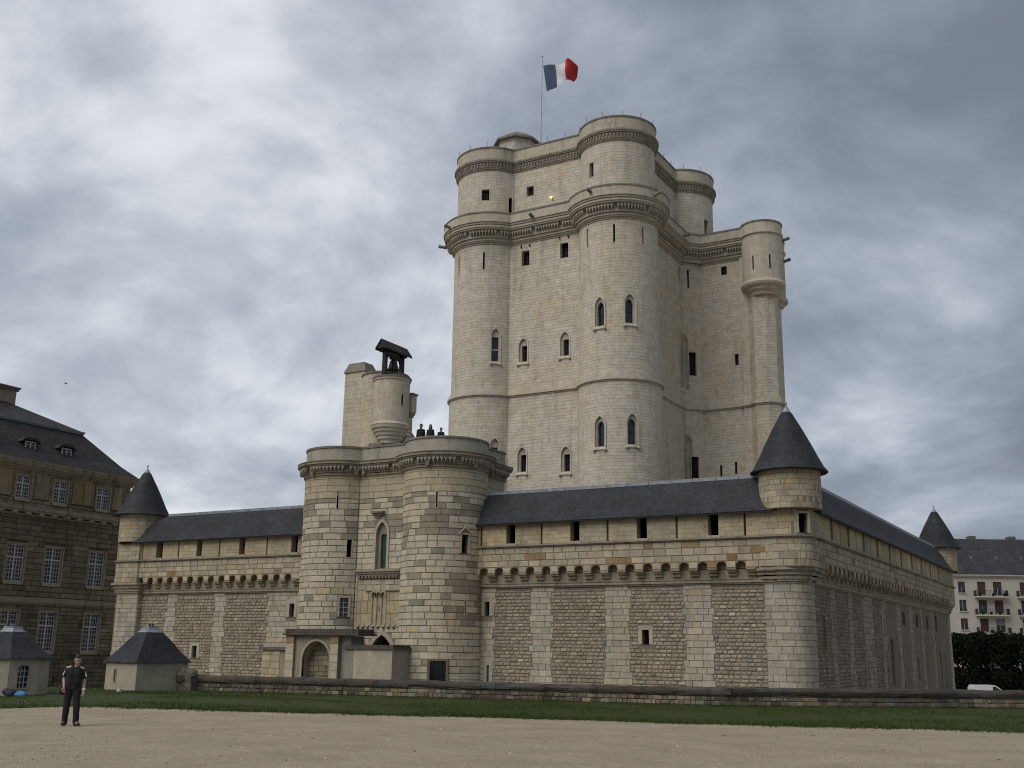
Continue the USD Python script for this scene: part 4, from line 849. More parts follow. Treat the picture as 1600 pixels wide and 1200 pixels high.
sts += masonry(plan_line(sbox(-34.85, 6.3, -33.05, 7.7)), 14, 21.53, (.3, .36), (.4, .8), .006, .01, .005, kt2, rng)
lay(st_, sts, 'keepstone', 60)
bf = thing('belfry', 'dark timber belfry with a small pitched roof on the stair tower', 'belfry', (-29.95, 5.5, 20.4))
xb, y0, y1 = -29.95, 4.5, 6.5
for y in (y0, y1): part(bf, 'post', bx(xb - .14, xb + .14, y - .13, y + .13, 20.36, 22.45), 'oak')
part(bf, 'sill_beam', bx(xb - .12, xb + .12, y0 + .13, y1 - .13, 20.46, 20.66), 'oak')
part(bf, 'rail', bx(xb - .12, xb + .12, y0 + .13, y1 - .13, 21.94, 22.06), 'oak'); part(bf, 'top_rail', bx(xb - .2, xb + .2, y0 - .35, y1 + .35, 22.2, 22.42), 'oak')
for s, y in ((1, y0 + .13), (-1, y1 - .13)):
    part(bf, 'brace', trimesh.convex.convex_hull([(x, yy, z) for x in (xb - .12, xb + .12) for yy, z in ((y, 21.65), (y, 21.94), (y + s * .26, 21.94))]), 'oak')
prf = Polygon([(-.46, 22.2), (-.46, 22.34), (0, 22.98), (.46, 22.34), (.46, 22.2), (0, 22.84)])
mr = trimesh.creation.extrude_polygon(prf, 3.15, engine='earcut'); mr.apply_transform(np.array([[1, 0, 0, xb], [0, 0, -1, 7.08], [0, 1, 0, 0], [0, 0, 0, 1.0]])); part(bf, 'roof', mr, 'slate_dark')
part(bf, 'gable_board', trimesh.convex.convex_hull([(xb - .38, 3.98, 22.3), (xb + .38, 3.98, 22.3), (xb, 3.98, 22.84), (xb - .38, 4.06, 22.3), (xb + .38, 4.06, 22.3), (xb, 4.06, 22.84)]), 'oak')
bl = thing('bell', 'dark bronze bell hanging inside the timber belfry', 'bell', (xb, 5.5, 20.9))
part(bl, 'bell_body', lathe([(0, 21.0), (.42, 20.98), (.46, 21.04), (.36, 21.2), (.29, 21.45), (.25, 21.66), (.17, 21.76), (0, 21.79)], (xb, 5.5), 28), 'bronze', smooth=40)
part(bl, 'headstock', bx(xb - .12, xb + .12, 5.15, 5.85, 21.78, 21.94), 'oak'); part(bl, 'clapper', trimesh.creation.icosphere(1, .1).apply_translation((xb, 5.5, 21.05)), 'iron')

# ------------------------------------------------------------------ old bridge portal in front of the gatehouse
pt_ = thing('arched_portal', 'weathered stone portal with blocked arch and dark slab top below the left tower', 'portal', (-27.6, -3.4, -1))
Tp = frame((-27.6, -4.0, 0), -90)
arch_o = outline(2.0, 3.4, 1.05); blk = man(bx(-29.25, -26.0, -3.95, -2.6, -2.9, 2.7)) - man(ext(arch_o, -.75, .5, frame((-27.6, -3.95, -1.0), -90)))
part(pt_, 'wall', blk, 'plaster', (.26, .23, .175))
for x0, x1 in ((-29.82, -29.2), (-26.5, -25.92)):
    pl = part(pt_, 'pillar', bx(x0, x1, -4.1, -2.7, -2.9, 2.72), 'stone', (.2, .18, .14))
    for V, F, t, _ in masonry(Line([(x0, -4.1), (x1, -4.1)]), -1, 2.25, (.4, .55), (.62, .7), .012, .02, .01, lambda u, z, q: tones((.42, .39, .32), .06, q), np.random.default_rng(2)) + masonry(Line([(x0, -4.1), (x1, -4.1)]), 2.26, 2.7, (.4, .55), (.62, .7), .012, .02, .01, lambda u, z, q: tones((.29, .235, .15), .06, q), np.random.default_rng(2)): part(pl, 'stone', (V, F), 'stone', t)
part(pt_, 'arch_moulding', ext(arch_o.buffer(.13).difference(arch_o).intersection(sbox(-9, 0, 9, 9)), -.1, .08, frame((-27.6, -3.95, -1.0), -90)), 'stone', (.34, .31, .25))
fillst = masonry(Line([(-28.65, -3.3), (-26.55, -3.3)]), -1, 2.35, (.22, .34), (.25, .55), .03, .04, .02, lambda u, z, q: tones((.235, .205, .155), .14, q), np.random.default_rng(4), irregular=.03)
fill = part(pt_, 'blocking', bx(-28.7, -26.5, -3.3, -3.1, -1, 2.4), 'rubble', MORT)
for V, F, t, _ in fillst: part(fill, 'stone', (V, F), 'rubble', t)
cap = Polygon([(-30.0, -4.25), (-24.42, -4.25), (-24.42, -2.5), (-30.0, -2.5)])
part(pt_, 'top_slab', cat([prism(cap, 2.72, 2.82), prism(cap.buffer(-.12, join_style=2), 2.82, 3.08)]), 'dirty', (.085, .077, .066))
part(pt_, 'side_wall', bx(-25.92, -25.25, -3.8, -2.6, -2.9, 2.7), 'plaster', (.27, .25, .21))
bp_ = thing('bridge_wall', 'flat topped plastered wall block with dark coping right of the arched portal', 'wall', (-23.9, -3.4, -1))
part(bp_, 'wall', bx(-25.5, -22.25, -3.9, -2.0, -2.9, 1.98), 'plaster', (.30, .275, .23)); part(bp_, 'coping', cat([bx(-25.66, -22.12, -4.03, -1.95, 1.98, 2.1), bx(-25.55, -22.2, -3.96, -1.98, 2.1, 2.22)]), 'dirty', (.09, .08, .068))
for k, (a, b, tn) in enumerate(((-25.5, -24.95, (.23, .21, .175)), (-24.93, -23.6, (.385, .345, .26)), (-23.6, -22.26, (.36, .325, .25)))): part(bp_, 'panel', bx(a, b, -3.93 - .006 * (k % 2), -3.85, -1, 1.97), 'plaster', tn)
bq = thing('bridge_wall', 'short stone block with dark coping left of the arched portal', 'wall', (-31, -3.4, -1))
part(bq, 'wall', bx(-31.95, -29.95, -3.7, -1.5, -2.9, 1.86), 'plaster', (.26, .235, .185)); part(bq, 'coping', bx(-32.1, -29.85, -3.85, -1.4, 1.86, 2.03), 'dirty', (.13, .115, .1))
for V, F, t, _ in masonry(Line([(-31.95, -3.7), (-30.55, -3.7)]), -.99, 1.85, (.34, .4), (.5, .8), .02, .03, .01, lambda u, z, q: tones((.39, .35, .26), .07, q), np.random.default_rng(6)): part(bq, 'stone', (V, F), 'stone', t)

# ------------------------------------------------------------------ low wall along the moat
WL = Line([(-25.75, -15.9), (-1.0, -10.3), (9.4, -2.2), (24, 8.6)], sharp=1)
mw = thing('moat_wall', 'long low dark weathered stone wall between the grass and the castle moat', 'wall', (-1, -10.3, -.1))
wallpoly = WL.ls.buffer(.3, cap_style=2, join_style=2)
from shapely.affinity import translate as shift
inner = Polygon(list(WL.ls.coords) + list(WL.ls.offset_curve(.55).coords)[::-1]).buffer(0)
part(mw, 'core', prism(inner.buffer(-.01), -3.1, .45), 'dirty', (.115, .1, .08))
def rough(m, k=.14):
    m.merge_vertices(); m.vertices += (np.stack([meshkit.fbm(m.vertices * 6 + q * 17, 3, 8) for q in range(3)], -1) - .5) * k; return m
rng = np.random.default_rng(12)
for a, b, c in WL.spans:
    u = a
    while u < b - .2:
        l = min(rng.uniform(.9, 1.7), b - u); 
        if b - u - l < .5: l = b - u
        p0, n = WL.at(u + .008); p1, _ = WL.at(min(u + l + .004, WL.s[-1])); n = n[0]; p0, p1 = p0[0], p1[0]; dz = rng.uniform(-.015, .015)
        prof = [(-.07, .40), (-.09, .52), (-.03, .63), (.25, .68), (.5, .62), (.58, .40)]
        V = [(*(p - n * (y + rng.uniform(-.02, .02))), z + dz + rng.uniform(-.025, .015)) for p in (p0, p1) for y, z in prof]; m = trimesh.convex.convex_hull(np.array(V)).subdivide().subdivide(); m.merge_vertices(); m.vertices += (np.stack([meshkit.fbm(m.vertices * 5 + q * 31, 3, 3) for q in range(3)], -1) - .5) * .05
        part(mw, 'coping_stone', m, 'dirty', tones((.062, .057, .052), .2, rng)); u += l
def mt(u, z, r):
    g = meshkit.noise(np.array([u * .35, z, 3.3]), 2)
    return tones((.22, .19, .145) if g > .56 else (.125, .112, .09), .22, r) * (1.6 if r.random() < .04 else 1)
for cx_, cy_ in ((-1.0, -10.3), (9.4, -2.2)): part(mw, 'coping_stone', rough(trimesh.convex.convex_hull([(cx_ + x, cy_ + y, z) for x, y, z in ((-.25, -.1, .4), (.3, -.08, .4), (-.3, .6, .4), (.2, .6, .4), (-.22, -.08, .64), (.26, -.06, .64), (-.26, .55, .66), (.16, .55, .66))]).subdivide().subdivide().subdivide(), .05), 'dirty', (.06, .055, .05))
sm = masonry(WL, -.2, .43, (.12, .2), (.16, .42), .016, .022, .012, mt, rng, irregular=.03, jit=.8)
lay(mw, sm, 'dirty', 200)
# curled weathered wall end by the hut
we = part(mw, 'scrolled_end', cat([rough(trimesh.creation.icosphere(3, .36).apply_translation((-25.6, -15.95, .62))), rough(trimesh.creation.icosphere(3, .3).apply_translation((-25.2, -15.85, .66))), rough(bx(-26.0, -24.9, -16.15, -15.6, -.3, .62).subdivide().subdivide().subdivide())]), 'dirty', (.12, .108, .085), label='rounded blackened end of the low wall')

# ------------------------------------------------------------------ huts
def hut(label, poly, c, ze, zt, rtop, eave, tone, wins, seed, g=None):
    th = thing('hut', label, 'hut', (c[0], c[1], 0)); cuts = []
    ln = plan_line(poly)
    for xy, z, ang, w, h, ar, b in wins: window(th, cuts, None, ln, xy, z, ang, w, h, ar, depth=.2, pane='glass', bars=b, barm='joinery' if b[0] > 1 else 'iron', tone=(.3, .27, .21), mat='plaster')
    part(th, 'wall', solid(poly, -.6, ze + .02, cuts), 'plaster', tone)
    big = poly.buffer(eave, join_style=2); co = np.array(big.exterior.coords)[:-1]; cc = np.array(c)
    rings = [(1.0, ze - .02), (.97, ze + .05), (.72, ze + (zt - ze) * .30), (.45, ze + (zt - ze) * .66), (rtop, zt)]
    V, F, n = [], [], len(co)
    for s, z in rings:
        for p in co: V.append((*(cc + (p - cc) * s), z))
    for k in range(len(rings) - 1):
        for i in range(n): j = (i + 1) % n; F += [(k * n + i, k * n + j, (k + 1) * n + j), (k * n + i, (k + 1) * n + j, (k + 1) * n + i)]
    V.append((*cc, zt)); V.append((*cc, ze - .02)); 
    for i in range(n): j = (i + 1) % n; F += [((len(rings) - 1) * n + i, (len(rings) - 1) * n + j, len(V) - 2), (j, i, len(V) - 1)]
    rp = part(th, 'roof', (np.array(V), np.array(F)), 'slate')
    part(rp, 'lead_cap', stack(Polygon([tuple(cc + (p - cc) * (rtop + .03)) for p in co]), [(zt - .22, zt - .1, .08), (zt - .1, zt + .03, .02)]), 'lead')
    part(rp, 'lead_skirt', (np.array([(*(cc + (p - cc) * s), z + .015) for s, z in ((.30, ze + (zt - ze) * .83), (rtop, zt)) for p in co]), np.array([(i, (i + 1) % n, n + (i + 1) % n, n + i) for i in range(n)])), 'lead')
    for k in (0, n // 2): q = cc + (co[k] - cc) * rtop; part(rp, 'roof_spike', bx(q[0] - .03, q[0] + .03, q[1] - .03, q[1] + .03, zt - .05, zt + .13), 'iron')
    return th
fw, rv = np.array([-.4995, .866]), np.array([.866, .4995])
hc = np.array([-27.28, -16.70]); sq = Polygon([tuple(hc + fw * a + rv * b) for a, b in ((-1.85, .12), (.15, 1.9), (1.9, 0), (.15, -2.0))])
fa = math.degrees(math.atan2(*( -(fw * .9 + rv * 1.0))[::-1]))
pL = (np.array(sq.exterior.coords)); 
e0_, e1_ = hc - fw * 1.85 + rv * .12, hc + fw * .15 - rv * 2.0
mid = e0_ + (e1_ - e0_) * .68; nl = np.array([(e1_ - e0_)[1], -(e1_ - e0_)[0]]); nl = nl if nl @ (CAM[:2] - mid) > 0 else -nl
hut('cream hut with dark hipped slate roof at the left end of the low wall', sq, tuple(hc), 1.25, 2.88, .13, .12, (.36, .32, .24), [(tuple(mid), .34, math.degrees(math.atan2(nl[1], nl[0])), .17, .56, 0, (0, 0))], 1)
h2 = np.array([-25.5, -25.45]); oc2 = octa(tuple(h2), 1.52, 10)
wd2 = 10 - 22.5 - 45; nrm = [10 + 22.5 + 45 * k for k in range(8)]; best = min(nrm, key=lambda d: abs(((d - (-10) + 180) % 360) - 180)); ap = 1.52 * math.cos(PI / 8)
hut('cream hut with a round topped barred window, cut by the left edge of the picture', oc2, tuple(h2), 1.44, 2.66, .17, .12, (.37, .33, .25), [((h2[0] + ap * math.cos(math.radians(best)) , h2[1] + ap * math.sin(math.radians(best))), .33, best, .44, .82, .12, (2, 3))], 2)

# ------------------------------------------------------------------ old palace on the left
pv = thing('palace', 'old dark stained stone palace with tall white paned windows and mansard slate roof', 'palace', (-66, 0, -2))
PX, PE = -66.0, 14.6
pc, po = [], []; PLn = Line([(PX, -16), (PX, PE), (-84, PE)])
BT = (.145, .132, .105)
cols = [3.45 - 4.1 * 2 , 3.45 - 4.1, 3.45, 7.1, 11.6]
def paned(y, z, w, h, ny, depth=.28):
    wp = window(pv, pc, po, PLn, (PX, y), z, 0, w, h, depth=depth, sur=.12, proud=.06, pane='glass', bars=(1, 0), barm='joinery', barw=.14, name='window', tone=(.26, .225, .165), sill=True)
    T = frame((PX, y, z), 0); part(wp, 'frame', ext(sbox(-w / 2, 0, w / 2, h).difference(sbox(-w / 2 + .1, .1, w / 2 - .1, h - .1)), -depth + .06, -depth + .13, T), 'joinery')
    part(wp, 'transom', lbox(T, -w / 2, w / 2, h * .63, h * .63 + .12, -depth + .062, -depth + .128), 'joinery')
    g = [lbox(T, s * w / 4 + k * w / 12 * 1.0 - .02, s * w / 4 + k * w / 12 + .02, .05, h - .05, -depth + .06, -depth + .09) for s in (-1, 1) for k in (-1, 1)] + [lbox(T, -w / 2, w / 2, h * k / ny - .02, h * k / ny + .02, -depth + .06, -depth + .088) for k in range(1, ny)]
    part(wp, 'glazing_bars', cat(g), 'joinery')
for y in cols:
    paned(y, 13.75, 1.42, 1.95, 6); paned(y + .05, 6.95, 1.75, 3.05, 9); paned(y + .15, 1.4, 1.7, 3.25, 9)
part(pv, 'wall', solid(sbox(-84, -16, PX, PE), -3.2, 16.3, pc), 'dirty', (.07, .06, .043))
rng = np.random.default_rng(41)
pan = [(a, b) for s in (-8.2, -4.1, 0) for a, b in ((.95 + s, 2.35 + s),)] + [(4.6, 5.95), (8.35, 9.45), (9.55, 10.65), (12.7, 13.7)]
pano = [((a + b) / 2 + 16, sbox((a - b) / 2 - .05, 13.85, (b - a) / 2 + .05, 15.95)) for a, b in pan]
def ptone(u, z, r):
    g = meshkit.fbm(np.array([u * .3, z * .5, 1.0]), 3, 7)
    return tones(BT, .13, r) * (0.62 + .85 * g) * (np.array([1.02, .95, .85]) if z > 13 else 1)
sp_ = masonry(PLn, -2.5, 1.1, (.26, .4), (.4, 1.0), .035, .03, .015, lambda u, z, r: tones((.125, .115, .09), .24, r), rng, po, irregular=.03)
sp_ += masonry(PLn, 1.15, 5.2, (.30, .34), (.8, 1.7), .03, .035, .014, ptone, rng, po) + masonry(PLn, 5.8, 12.35, (.42, .47), (.9, 1.8), .036, .04, .016, ptone, rng, po) + masonry(PLn, 13.2, 16.2, (.27, .31), (.6, 1.2), .03, .02, .012, lambda u, z, r: tones((.185, .163, .12), .14, r), rng, po + pano)
lay(pv, sp_, 'dirty', 300)
for a, b in pan: part(pv, 'wall_panel', cat([bx(PX - .1, PX + .03, a, b, 13.9, 15.9)]), 'dirty', tones((.22, .187, .13), .1, rng))
def band(th, name, layers, mat, tone):
    part(th, name, stack(sbox(-84, -16, PX, PE), layers, 2), mat, tone)
band(pv, 'string_course', [(5.2, 5.35, .08), (5.35, 5.6, .16), (5.6, 5.76, .1)], 'dirty', (.25, .22, .165))
band(pv, 'cornice', [(12.38, 12.55, .12), (12.66, 12.82, .5), (12.82, 12.98, .6), (12.98, 13.1, .45), (13.1, 13.22, .16)], 'dirty', (.25, .225, .175))
for y in np.arange(-15.5, PE, 1.28): part(pv, 'modillion', bx(PX - .1, PX + .45, y, y + .5, 12.5, 12.66), 'dirty', (.31, .285, .24))
band(pv, 'eaves_cornice', [(16.1, 16.28, .14), (16.28, 16.46, .3), (16.46, 16.62, .45), (16.62, 16.82, .5), (16.82, 16.95, .55)], 'dirty', (.24, .205, .15))
def frust(p0, z0, p1, z1): return trimesh.convex.convex_hull(np.vstack([np.c_[np.array(p0.exterior.coords)[:4], np.full(4, z0)], np.c_[np.array(p1.exterior.coords)[:4], np.full(4, z1)]]))
b0, b1, b2, b3 = sbox(-84.5, -16.5, PX + .5, PE + .5), sbox(-83.6, -15.6, PX - .7, PE - .75), sbox(-81, -13, PX - 3.1, PE - 3.5), sbox(-75.5, -8, -74.5, 2.5)
rp = part(pv, 'roof', cat([frust(b0, 16.95, b1, 18.0), frust(b1, 18.0, b2, 20.75)]), 'slate_dark')
part(pv, 'upper_roof', frust(b2.buffer(.05, join_style=2), 20.98, b3, 24.2), 'slate_dark'); part(pv, 'roof_flashing', stack(b2, [(20.72, 20.86, .12), (20.86, 20.98, .2)], 2), 'zinc')
ch = part(pv, 'chimney', bx(-74.2, -72.6, 3.6, 6.35, 20.5, 24.2), 'stone', (.28, .23, .17)); part(ch, 'cap', cat([bx(-74.35, -72.45, 3.45, 6.5, 24.2, 24.4), bx(-74.45, -72.35, 3.35, 6.6, 24.4, 24.55)]), 'dirty', (.16, .14, .12))
for y in (-3.9, .2, 4.3, 7.95):
    d = part(pv, 'dormer', bx(-69.2, -66.95, y - .62, y + .62, 17.7, 18.78), 'slate_dark')
    ey = Polygon([(-.95, -.1), (-.66, .0), (-.64, .1), (.64, .1), (.66, .0), (.95, -.1), (.8, .16), (.4, .34), (-.4, .34), (-.8, .16)])
    part(d, 'hood', ext(ey, -2.2, .18, frame((-66.95, y, 18.78), 0)), 'slate_dark')
    T = frame((-66.95, y, 17.85), 0); part(d, 'pane', lbox(T, -.5, .5, 0, .9, 0, .02), 'glass')
    part(d, 'frame', cat([lbox(T, a, b, c, e, .015, .07) for a, b, c, e in ((-.52, -.43, 0, .9), (.43, .52, 0, .9), (-.05, .05, 0, .9), (-.52, .52, -.06, .04), (-.52, .52, .85, .93), (-.5, .5, .29, .32), (-.5, .5, .58, .61))]), 'joinery')
for y in (6.6, 9.3, 10.6, 11.7, 13.0): part(rp, 'roof_hook', bx(-66.55, -66.35, y, y + .12, 17.25, 17.35), 'white')

# ------------------------------------------------------------------ apartment block behind the right end
AO, AT, AN = np.array([-10.99, 129.37]), np.array([.8735, .4868]), np.array([.4868, -.8735])
ab = thing('apartment_block', 'cream four storey apartment block with brown shutters, balconies and long slate roof', 'apartment block', (AO[0], AO[1], -3))
AA = math.degrees(math.atan2(AN[1], AN[0]))
def ap_(s): return tuple(AO + AT * s)
def apoly(s0, s1, d0, d1): return Polygon([tuple(AO + AT * s - AN * d) for s, d in ((s0, d0), (s1, d0), (s1, d1), (s0, d1))])
ac, ALn = [], Line([ap_(-12), ap_(30)])
rng = np.random.default_rng(51)
wcols = [(-6.2, 1.15, 0), (-3.4, 1.15, 0), (.55, 1.12, 0), (3.62, 1.3, 1), (6.1, 1.36, 1), (10.2, 1.3, 1), (12.7, 1.3, 1), (16.2, 1.12, 0), (19.4, 1.3, 1)]
for i, (s, w, bal) in enumerate(wcols):
    for k in range(6):
        top = 13.5 - 2.8 * k; h = 2.0 if bal else 1.72; z = top - h
        wp = window(ab, ac, None, ALn, ap_(s), z, AA, w, h, depth=.22, pane='glass', bars=(1, 0), barm='joinery', barw=.06, name='window', tone=(.5, .47, .41), mat='plaster')
        T = frame((*ap_(s), z), AA); r = rng.random()
        sh = [0.45, 1.0, .5, .0][(i + k) % 4] if r < .85 else 1.0
        if sh > 0:
            n = max(2, int(h * sh / .3)); y1 = h
            part(wp, 'shutter', cat([lbox(T, -w / 2 + .02, w / 2 - .02, h - h * sh * (q + 1) / n + .01, h - h * sh * q / n, -.15 + .01 * (q % 2), -.1) for q in range(n)]), 'greyshutter' if (i, k) == (4, 2) else 'shutter')
        if not bal: part(wp, 'sill', lbox(T, -w / 2 - .12, w / 2 + .12, -.12, 0, -.1, .16), 'render'); part(wp, 'window_rail', cat([lbox(T, -w / 2, w / 2, .3, .34, .05, .09)] + [lbox(T, q, q + .025, 0, .3, .06, .085) for q in np.linspace(-w / 2, w / 2 - .03, 7)]), 'iron')
part(ab, 'wall', solid(apoly(-12, 30, 0, 11), -3.2, 14.2, ac), 'render')
for s0, s1 in ((2.35, 7.25), (8.95, 13.9), (18.3, 23.0)):
    for k in range(5):
        z = 11.05 - 2.8 * k; T = frame((*ap_((s0 + s1) / 2), z), AA); hw = (s1 - s0) / 2
        b = part(ab, 'balcony', lbox(T, -hw, hw, 0, .2, -.05, 1.05), 'render')
        part(b, 'railing', cat([lbox(T, -hw, hw, 1.05, 1.1, .98, 1.03), lbox(T, -hw, hw, .3, .33, .98, 1.02)] + [lbox(T, q, q + .03, .2, 1.05, .985, 1.015) for q in np.arange(-hw, hw, .2)] + [lbox(T, q, q + .04, .2, 1.1, -.02, 1.02) for q in (-hw, hw - .04)]), 'iron')
        for q in rng.uniform(-hw + .3, hw - .3, 3):
            c = trimesh.creation.icosphere(1, rng.uniform(.16, .3)); c.apply_translation([q, .5, .75]); c.apply_transform(T); part(b, 'potted_plant', cat([c, lbox(T, q - .13, q + .13, .2, .42, .62, .88)]), 'leaves')
part(ab, 'cornice', stack(apoly(-12, 30, 0, 11), [(14.2, 14.4, .25), (14.4, 14.62, .45)], 2), 'render')
e = .5; rpts = [(-12 - e, -e, 14.62), (30 + e, -e, 14.62), (30 + e, 11 + e, 14.62), (-12 - e, 11 + e, 14.62), (-11, 4.5, 20.6), (29, 4.5, 20.6), (29, 6.5, 20.6), (-11, 6.5, 20.6)]
part(ab, 'roof', trimesh.convex.convex_hull(np.array([(*(AO + AT * s - AN * d), z) for s, d, z in rpts])), 'slate_far')
for s in (-.4, 4.3, 10.7, 17): part(ab, 'chimney', prism(apoly(s, s + 1.0, 4.6, 6.2), 20.3, 21.1), 'stone', (.12, .11, .1))
for s in (2.9, 6.9, 10.8): part(ab, 'roof_vent', prism(apoly(s, s + .3, 1.6, 2.0), 16.8, 17.6), 'zinc')

# ------------------------------------------------------------------ clipped trees and the van
def leafy(th, c, size, n, seed, mat='leaves'):
    r = np.random.default_rng(seed); p = r.uniform(-1, 1, (n * 3, 3)); p = np.sign(p) * np.abs(p) ** .55
    q = np.abs(p); rr = (q ** 5).sum(1) ** .2; p = p[rr < 1.02][:n]; nz = meshkit.fbm(p * 2.2 + seed * 9, 3, seed); p = p[nz > .33] * (0.88 + .24 * meshkit.fbm(p[nz > .33] * 3 + 4, 3, seed + 1))[:, None]
    pos = np.array(c) + p * np.array(size); m = len(pos); d = r.normal(size=(m, 3)); d /= np.linalg.norm(d, axis=1)[:, None]; e = np.cross(d, r.normal(size=(m, 3))); e /= np.linalg.norm(e, axis=1)[:, None]; s = r.uniform(.10, .22, m)[:, None]
    V = np.stack([pos - d * s, pos + e * s * .6, pos + d * s, pos - e * s * .6], 1).reshape(-1, 3); part(th, 'crown', (V, np.arange(4 * m).reshape(-1, 4)), mat)
TD = np.array([.868, .4965])
for k, (lab) in enumerate(('clipped dark tree right behind the far end of the side wall', 'clipped dark tree behind the white van, in front of the apartment block', 'clipped dark tree at the right edge of the picture', 'clipped dark tree beyond the right edge, last of its row')):
    b = np.array([-4.6, 81.2]) + TD * 3.35 * k
    tr_ = thing('clipped_tree', lab, 'tree', (b[0], b[1], -3))
    part(tr_, 'trunk', rod((b[0], b[1], -3), (b[0] + .1, b[1], 1.5), .2, 10, .12), 'bark')
    for j in range(5): a = j * 1.26; part(tr_, 'limb', rod((b[0], b[1], -.6 + .3 * j), (b[0] + math.cos(a) * 1.3, b[1] + math.sin(a) * 1.3, 1.6 + .3 * j), .08, 6, .03), 'bark')
    leafy(tr_, (b[0], b[1], 1.05), (2.05, 2.2, 3.5 + .12 * (k % 2)), 34000, 60 + k)
van = thing('van', 'small white panel van parked beyond the low wall in front of the dark trees', 'van', (-1.4, 77.5, -2.75))
VT = np.eye(4); VT[:3, 0] = (.868, .4965, 0); VT[:3, 1] = (-.4965, .868, 0); VT[:3, 3] = (-3.0, 76.6, -2.75)
def vt(m): m.apply_transform(VT); return m
prof = Polygon([(0.02, .35), (.0, .9), (.03, 1.55), (.12, 1.80), (.3, 1.88), (2.0, 1.90), (2.35, 1.86), (2.75, 1.62), (3.2, 1.22), (3.75, 1.08), (4.0, .92), (4.06, .6), (4.02, .35)]).buffer(-.05).buffer(.05, quad_segs=4)
def side(poly, y0, y1):
    m = trimesh.creation.extrude_polygon(poly, y1 - y0, engine='earcut'); m.apply_transform(np.array([[1, 0, 0, 0], [0, 0, -1, y1], [0, 1, 0, 0], [0, 0, 0, 1.0]])); return m
wells = unary_union([Point(.75, .33).buffer(.36), Point(3.2, .33).buffer(.36)])
part(van, 'body', vt(cat([side(prof.difference(wells), -.04, 1.66)])), 'vanpaint')
for y in (-.05, 1.655): part(van, 'side_window', vt(side(Polygon([(2.05, 1.28), (2.05, 1.76), (2.4, 1.74), (2.72, 1.52), (3.02, 1.27)]).buffer(-.02), y, y + .015)), 'glass')
ws = part(van, 'windscreen', vt(trimesh.convex.convex_hull([(2.5, .05, 1.81), (2.5, 1.57, 1.81), (3.17, .05, 1.27), (3.17, 1.57, 1.27), (2.46, .1, 1.75), (2.46, 1.52, 1.75), (3.1, .1, 1.2), (3.1, 1.52, 1.2)])), 'glass')
for x in (.75, 3.2):
    for y in (.06, 1.5):
        w = part(van, 'wheel', vt(trimesh.creation.cylinder(.31, .2, sections=24).apply_transform(trimesh.transformations.rotation_matrix(PI / 2, [1, 0, 0])).apply_translation((x, y, .31))), 'tyre')
        part(w, 'rim', vt(trimesh.creation.cylinder(.18, .22, sections=16).apply_transform(trimesh.transformations.rotation_matrix(PI / 2, [1, 0, 0])).apply_translation((x, y, .31))), 'lead')
part(van, 'bumper', vt(bx(3.95, 4.1, .05, 1.57, .32, .6)), 'tyre'); part(van, 'side_trim', vt(bx(1.1, 2.85, -.06, -.035, .5, .62)), 'tyre')
for y in (.1, 1.3): part(van, 'headlight', vt(bx(3.86, 4.03, y, y + .22, .78, .94)), 'pole'); part(van, 'tail_light', vt(bx(-.02, .05, y, y + .15, .9, 1.3)), 'shutter')
part(van, 'mirror', vt(bx(2.75, 2.95, -.2, -.05, 1.2, 1.38)), 'tyre')

# ------------------------------------------------------------------ people
def hullchain(bones, tol=.016, smooth=6):
    m = None
    for a, ra, b, rb in bones:
        h = m3.Manifold.hull(m3.Manifold.sphere(ra, 14).translate(tuple(a)) + m3.Manifold.sphere(rb, 14).translate(tuple(b))); m = h if m is None else m + h
    mm = m.refine_to_length(tol * 2.2).to_mesh(); t = trimesh.Trimesh(mm.vert_properties[:, :3], mm.tri_verts)
    if smooth: trimesh.smoothing.filter_taubin(t, iterations=smooth)
    return t
def folds(m, k=.024):
    n = meshkit.fbm(m.vertices * np.array([9, 9, 17.0]) + 3, 3, 5) - .5; m.vertices = m.vertices + m.vertex_normals * (n * k)[:, None]; return m
def hand(w, d, curl, side_):
    """palm, four fingers and a thumb; w: wrist, d: direction of the hand, curl: direction the fingers bend to"""
    w, d, c = np.array(w), np.array(d, float), np.array(curl, float); d /= np.linalg.norm(d); c -= d * (c @ d); c /= np.linalg.norm(c); s = np.cross(d, c) * side_
    b = [(w, .026, w + d * .05 + s * .018, .023), (w, .026, w + d * .05 - s * .018, .023), (w + d * .05 + s * .02, .022, w + d * .09 + s * .024, .016), (w + d * .05 - s * .02, .022, w + d * .085 - s * .028, .015)]
    for k, L in enumerate((.066, .076, .071, .055)):
        r0 = w + d * .088 + s * (.028 - k * .0185); r1 = r0 + d * L * .45 + c * L * .12; r2 = r1 + d * L * .28 + c * L * .33; r3 = r2 + c * L * .3 + d * .03 * L
        b += [(r0, .0098, r1, .0092), (r1, .0092, r2, .0086), (r2, .0086, r3, .0078)]
    t0 = w + d * .03 + s * .026; t1 = t0 + d * .03 + s * .03 + c * .01; t2 = t1 + d * .033 + s * .008 + c * .012; b += [(t0, .0145, t1, .012), (t1, .012, t2, .0095)]
    return b
